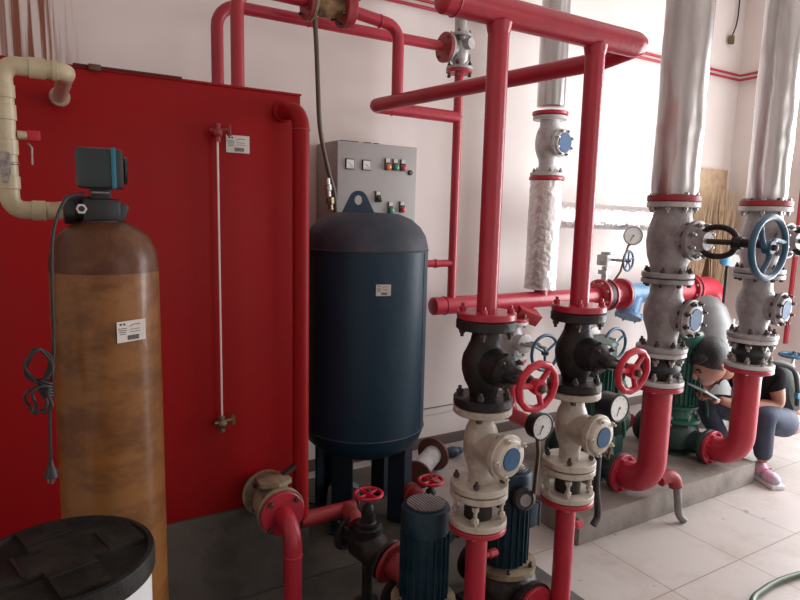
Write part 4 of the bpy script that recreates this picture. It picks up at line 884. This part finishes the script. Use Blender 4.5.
# grey motor housing behind the man
t = thing('motor_cowl', 'plain grey tapered machine cover behind the crouching person', 'cover', (4.2, 2.55, 0))
b = MB(); b.lathe((4.14, 2.60, 0), Z, [(.20, 0), (.20, .5), (.19, .66), (.165, .80), (.12, .91), (.06, .97), (0, .99)], mat('cowl_grey', (.20, .20, .195), .45, var=.4), 40); obj('cowl', b, t)
b = MB(); b.box((4.14, 2.60, .03), (.44, .44, .06), CONC, ch=.008); obj('base_block', b, t)
t = thing('small_valve', 'small grey flanged valve on thin line right of grey cover', 'valve', (4.5, 2.7, .6))
b = MB(); b.lathe((4.55, 2.65, .70), X, [(.03, -.09), (.055, -.08), (.055, -.06), (.035, -.05), (.045, 0), (.035, .05), (.055, .06), (.055, .08), (.03, .09)], GREYL, 20); b.cyl((4.55, 2.65, .70), (4.55, 2.65, .78), .02, GREYL); b.cyl((4.55, 2.65, .0), (4.55, 2.65, .70), .025, GREY); obj('valve_body', b, t)
t = thing('floor_standing_valve', 'grey valve with flat blue handwheel standing by the right wall', 'valve', (4.78, 2.30, 0))
b = MB(); b.lathe((4.78, 2.30, 0), Z, [(.10, 0), (.10, .02), (.05, .03), (.05, .10), (.075, .14), (.075, .20), (.05, .24), (.06, .25), (.06, .27), (.03, .28), (.022, .40)], GREY, 28); b.lathe((4.78, 2.30, .16), -Y, [(.06, 0), (.06, .12), (.085, .125), (.085, .145)], GREY); obj('valve_body', b, t)
b = MB(); b.cyl((4.78, 2.30, .38), (4.78, 2.30, .56), .010, STEEL, 10)
for s in (-1, 1): b.tube(curve_pts([(4.78+s*.02, 2.30, .30), (4.78+s*.04, 2.30, .38), (4.78+s*.02, 2.30, .47), (4.78, 2.30, .49)]), .008, GREY, 8)
obj('stem', b, t); handwheel(t, (4.78, 2.30, .545), Z, .10, .012, WHBL, 4, label='flat blue handwheel')
# blue cock with gauge in front of the brooms
t = thing('gauge_cock', 'small blue cock and white gauge before the straw brooms', 'gauge', (4.35, 2.75, 1.05))
gx, gy, gz = 4.30, 2.60, 1.235
b = MB(); b.cyl((gx+.03, gy, .60), (gx+.03, gy, gz), .012, BLK, 10); b.lathe((gx+.03, gy, .85), -Y, [(.035, 0), (.035, .03)], BLK, 16); obj('standpipe', b, t)
b = MB(); b.lathe((gx-.03, gy-.01, gz), (-.5, -1, 0), [(.038, 0), (.038, .02), (.02, .03)], mat('bright_blue', (.03, .18, .33), .4), 20); obj('blue_cock', b, t, 'bright blue cock')
b = MB(); b.lathe((gx+.05, gy-.02, gz), (-.6, -.8, 0), [(.052, 0), (.052, .02)], GREY, 28); b.lathe((gx+.05, gy-.02, gz)+V(()) if False else V((gx+.05, gy-.02, gz))+V((-.6, -.8, 0))*.0203, (-.6, -.8, 0), [(.046, 0), (.046, .001)], GLASS, 28); obj('dial', b, t, 'white round dial')
# brooms
def broom(x, y, lean, seed, label):
    t = thing('straw_broom', label, 'broom', (x, y, 0)); rn = random.Random(seed); b = MB()
    for i in range(150):
        a = rn.uniform(0, 2*PI); sp = rn.uniform(0, 1)**.5; L = rn.uniform(.75, 1.02)
        p0 = V((x+.03*math.cos(a)*sp, y+.025*math.sin(a)*sp, .78)); p1 = V((x+lean+.22*math.cos(a)*sp, min(3.185, y+.07*math.sin(a)*sp), .78+L)); mid = (p0+p1)/2+V((rn.uniform(-.03, .03), rn.uniform(-.02, .01), -.02))
        b.tube([p0, mid, p1], [.0035, .003, .0015], STRAW, 4)
    o = obj('bristles', b, t); o['kind'] = 'stuff'
    b = MB(); b.cyl((x-lean*.6, y-.08, 0), (x, y, .9), .014, STRAW, 10); obj('handle', b, t)
    for z in (.82, .90):
        b = MB(); b.torus((x, y, z), Z, .035+.05*(z-.8), .006, BRASS, 20, 6); obj('binding', b, t)
broom(4.66, 3.10, -.02, 3, 'straw broom standing upside down in corner, left one')
broom(4.94, 3.06, .08, 9, 'straw broom standing upside down in corner, right one')
b = MB()
rn = random.Random(8)
b.prism([(4.66, 3.192, 0.9), (5.18, 3.192, .9), (5.16, 3.192, 1.95), (4.78, 3.192, 1.95)], (0, -.02, 0), STRAW); tag(obj('straw_mat', b), 'straw mat leaning behind the brooms in the corner', 'mat')

# ------------------------------------------------------------------ person
SKIN = mat('skin', (.42, .21, .15), .5); HAIR = mat('black_hair', (.012, .010, .010), .5, bump=.4, bscale=120)
JEAN = mat('blue_jeans', (.030, .042, .075), .8, var=.5, vcol=(.06, .075, .115), vscale=9, bump=.2); SHIRT = mat('black_shirt', (.012, .012, .014), .9, spec=.1); VEST = mat('grey_green_vest', (.16, .18, .16), .8, var=.5, vcol=(.10, .12, .11), vscale=12, bump=.3)
def skin_mesh(name, verts, edges, radii, mt, parent, root=0, sub=2, label=None):
    base = wpos(parent) if parent else V((0, 0, 0))
    me = bpy.data.meshes.new(name); me.from_pydata([V(v)-base for v in verts], edges, []); me.update()
    o = bpy.data.objects.new(name, me); COL.objects.link(o); o.parent = parent
    mo = o.modifiers.new('skin', 'SKIN'); mo.use_smooth_shade = True
    for i, sv in enumerate(me.skin_vertices[0].data):
        r = radii[i]; sv.radius = r if isinstance(r, tuple) else (r, r); sv.use_root = (i == root)
    su = o.modifiers.new('sub', 'SUBSURF'); su.levels = sub; su.render_levels = sub
    me.materials.append(mt)
    if label: o['label'] = label
    return o
pr = thing('person', 'person crouching behind the right elbow pipe writing on a tablet', 'person', (3.75, 1.98, 0))
hip = V((4.02, 2.00, .27)); nk = V((3.55, 2.05, .70))
def J(*a): return V(a)
bv = [hip, J(4.00, 2.0, .38), J(3.90, 2.01, .50), J(3.77, 2.02, .60), J(3.65, 2.04, .665), nk, J(3.49, 2.06, .70),
      J(3.73, 1.88, .60), J(3.775, 1.865, .43), J(3.55, 1.96, .43), J(3.42, 2.03, .47),
      J(3.70, 2.19, .60), J(3.63, 2.27, .44), J(3.48, 2.18, .45), J(3.41, 2.11, .48),
      J(4.00, 1.90, .27), J(3.60, 1.86, .40), J(3.635, 1.85, .10),
      J(4.00, 2.12, .27), J(3.50, 2.17, .40), J(3.73, 2.15, .10)]
be = [(0, 1), (1, 2), (2, 3), (3, 4), (4, 5), (5, 6), (3, 7), (7, 8), (8, 9), (9, 10), (3, 11), (11, 12), (12, 13), (13, 14), (0, 15), (15, 16), (16, 17), (0, 18), (18, 19), (19, 20)]
br_ = [.10, .11, .12, .12, .085, .052, .050, .055, .042, .038, .025, .055, .042, .038, .025, .080, .055, .036, .080, .055, .036]
skin_mesh('body', bv, be, br_, SKIN, pr)
skin_mesh('shirt', [hip+Z*.05, J(3.99, 2.0, .38), J(3.89, 2.01, .50), J(3.77, 2.02, .60), J(3.66, 2.04, .66), J(3.73, 1.88, .60), J(3.755, 1.868, .50), J(3.70, 2.19, .60), J(3.66, 2.23, .52)],
          [(0, 1), (1, 2), (2, 3), (3, 4), (3, 5), (5, 6), (3, 7), (7, 8)], [.125, .13, .135, .135, .09, .068, .058, .068, .058], SHIRT, pr, label='black short-sleeved shirt')
skin_mesh('vest', [hip+J(.05, 0, .07), J(4.06, 1.99, .40), J(3.98, 1.99, .52), J(3.87, 2.0, .61)], [(0, 1), (1, 2), (2, 3)], [.13, .145, .155, .125], VEST, pr, label='grey-green vest over the back')
skin_mesh('trousers', [hip, bv[15], bv[15]*.5+bv[16]*.5, bv[16], bv[16]*.5+bv[17]*.5, bv[17]+Z*.02, bv[18], bv[18]*.5+bv[19]*.5, bv[19], bv[19]*.5+bv[20]*.5, bv[20]+Z*.02, hip+J(.06, 0, -.02)],
          [(0, 1), (1, 2), (2, 3), (3, 4), (4, 5), (0, 6), (6, 7), (7, 8), (8, 9), (9, 10), (0, 11)], [.125, .100, .088, .074, .060, .050, .100, .088, .074, .060, .050, .10], JEAN, pr, label='blue jeans')
hc = J(3.355, 2.07, .690)
fx = V((-.80, .22, -.56)).normalized(); fy = Z.cross(fx).normalized(); fz = fx.cross(fy)
Rh = Matrix((fx, fy, fz)).transposed()
def hp(x, y, z): return hc+Rh @ V((x, y, z))
b = MB(); b.sph(hc, .108, SKIN, (1.0, .80, 1.12), 32, Rh); b.sph(hp(.045, 0, -.065), .062, SKIN, (1, .85, .85), 20, Rh); b.sph(hp(.115, 0, -.015), .018, SKIN, (1.1, .7, 1.5), 12, Rh); b.sph(hp(.098, 0, -.065), .018, mat('lips', (.35, .12, .10), .5), (.6, 1.3, .4), 12, Rh)
for s in (-1, 1):
    b.sph(hp(-.010, s*.088, -.01), .026, SKIN, (.6, .35, 1.2), 12, Rh); b.sph(hp(.096, s*.034, .012), .012, BLKP, (.5, 1.2, .5), 10, Rh); b.sph(hp(.099, s*.034, .032), .015, HAIR, (.5, 1.4, .25), 10, Rh)
b.tube([hp(-.03, 0, -.06), hp(-.09, 0, -.12)], [.058, .058], SKIN, 16)
obj('head', b, pr, sharp=180)
b = MB(); b.sph(hp(-.024, 0, .030), .117, HAIR, (1.02, .84, 1.02), 32, Rh); b.sph(hp(.045, 0, .082), .062, HAIR, (1.0, 1.2, .55), 20, Rh); obj('hair', b, pr, 'short black hair', sharp=180)
def hand(W, d, nrm, side):
    W = V(W); d = V(d).normalized(); n = V(nrm).normalized(); u = d.cross(n).normalized()
    b = MB(); b.sph(W+d*.045, .042, SKIN, (1, .82, .35), 16, Matrix((d, u, n)).transposed())
    for i, (o, L) in enumerate(((-.028, .055), (-.010, .066), (.009, .062), (.027, .048))):
        q = W+d*.075+u*o; b.tube([q, q+d*L*.45-n*.006, q+d*L*.75-n*.020, q+d*L*.85-n*.036], [.0095, .009, .008, .006], SKIN, 8)
    q = W+d*.03-u*side*.035; b.tube([q, q+d*.025-u*side*.02-n*.008, q+d*.045-u*side*.018-n*.022], [.011, .010, .008], SKIN, 8)
    return obj('hand', b, pr, sharp=180)
hand((3.42, 2.03, .47), (-.85, .25, .35), (.3, -.3, .9), 1); hand((3.41, 2.11, .48), (-.8, -.1, .35), (.3, .2, .9), -1)
for (x, y) in ((3.635, 1.85), (3.73, 2.15)):
    d = V((-.42, -.9, 0)).normalized() if y < 2 else V((-1, -.1, 0)); u = V((-d.y, d.x, 0)); R = Matrix((d, u, Z)).transposed()
    b = MB(); SH = mat('shoe_pale', (.45, .47, .55), .6, var=.9, vcol=(.75, .18, .35), vscale=22)
    b.box(V((x, y, .014))+d*.035, (.225, .085, .026), WHITE, R, ch=.010); b.sph(V((x, y, .045))+d*.075, .05, SH, (1.35, .82, .72), 20, R); b.sph(V((x, y, .055))-d*.02, .05, SH, (1.1, .82, 1.0), 20, R)
    for k in range(3): b.tube([V((x, y, .085-.012*k))+d*(.05+.02*k)-u*.022, V((x, y, .089-.012*k))+d*(.05+.02*k)+u*.022], .003, REDW, 6)
    obj('shoe', b, pr, 'pale grey and pink trainer')
b = MB(); b.tube(curve_pts([(3.68, 1.88, .70), (3.79, 1.82, .66), (3.87, 1.82, .54), (3.93, 1.84, .42)]), .014, mat('strap_black', (.03, .035, .045), .7), 8); b.box((3.895, 1.822, .49), (.06, .025, .035), mat('strap_blue', (.03, .17, .30), .6), ch=.004); obj('shoulder_strap', b, pr, 'dark strap with a blue tab')
t = thing('tablet', 'thin pale blue tablet held by the crouching person', 'tablet', (3.31, 2.06, .53))
R = Matrix.Rotation(.45, 3, 'Y') @ Matrix.Rotation(.15, 3, 'X')
b = MB(); b.box((3.31, 2.06, .525), (.18, .13, .012), mat('tablet_pale', (.45, .60, .64), .4), R, ch=.003); obj('case', b, t)
b = MB(); b.box(V((3.31, 2.06, .525))+R @ V((0, 0, .0052)), (.15, .10, .001), mat('tablet_screen_glare', (.30, .36, .37), .3), R); obj('screen', b, t)  # pale colour paints glare on the switched-off screen

# ------------------------------------------------------------------ groups of alike things
GROUPS = {'column_pipe': 'red pipes of the two front columns', 'stop_valve': 'black stop valves on the front columns', 'pipe_joint': 'cream flange joints on the front columns',
          'check_valve': 'check valves with blue cover discs', 'pressure_gauge': 'round pressure gauges', 'booster_pump': 'teal pumps at the front', 'circulation_pump': 'green pumps on the plinth',
          'rubber_joint': 'black rubber joints on the big columns', 'elbow_pipe': 'thick red elbows into the green pumps', 'straw_broom': 'straw brooms in the corner',
          'drop_valve': 'gate valves below the low header', 'sprinkler_line': 'thin red lines high on the walls', 'wall_cable': 'thin cables low on the back wall', 'insulated_pipe': 'pipes wrapped in silver insulation'}
for o in list(bpy.data.objects):
    k = o.name.split('.')[0]
    if o.parent is None and k in GROUPS and 'category' in o: o['group'] = GROUPS[k]
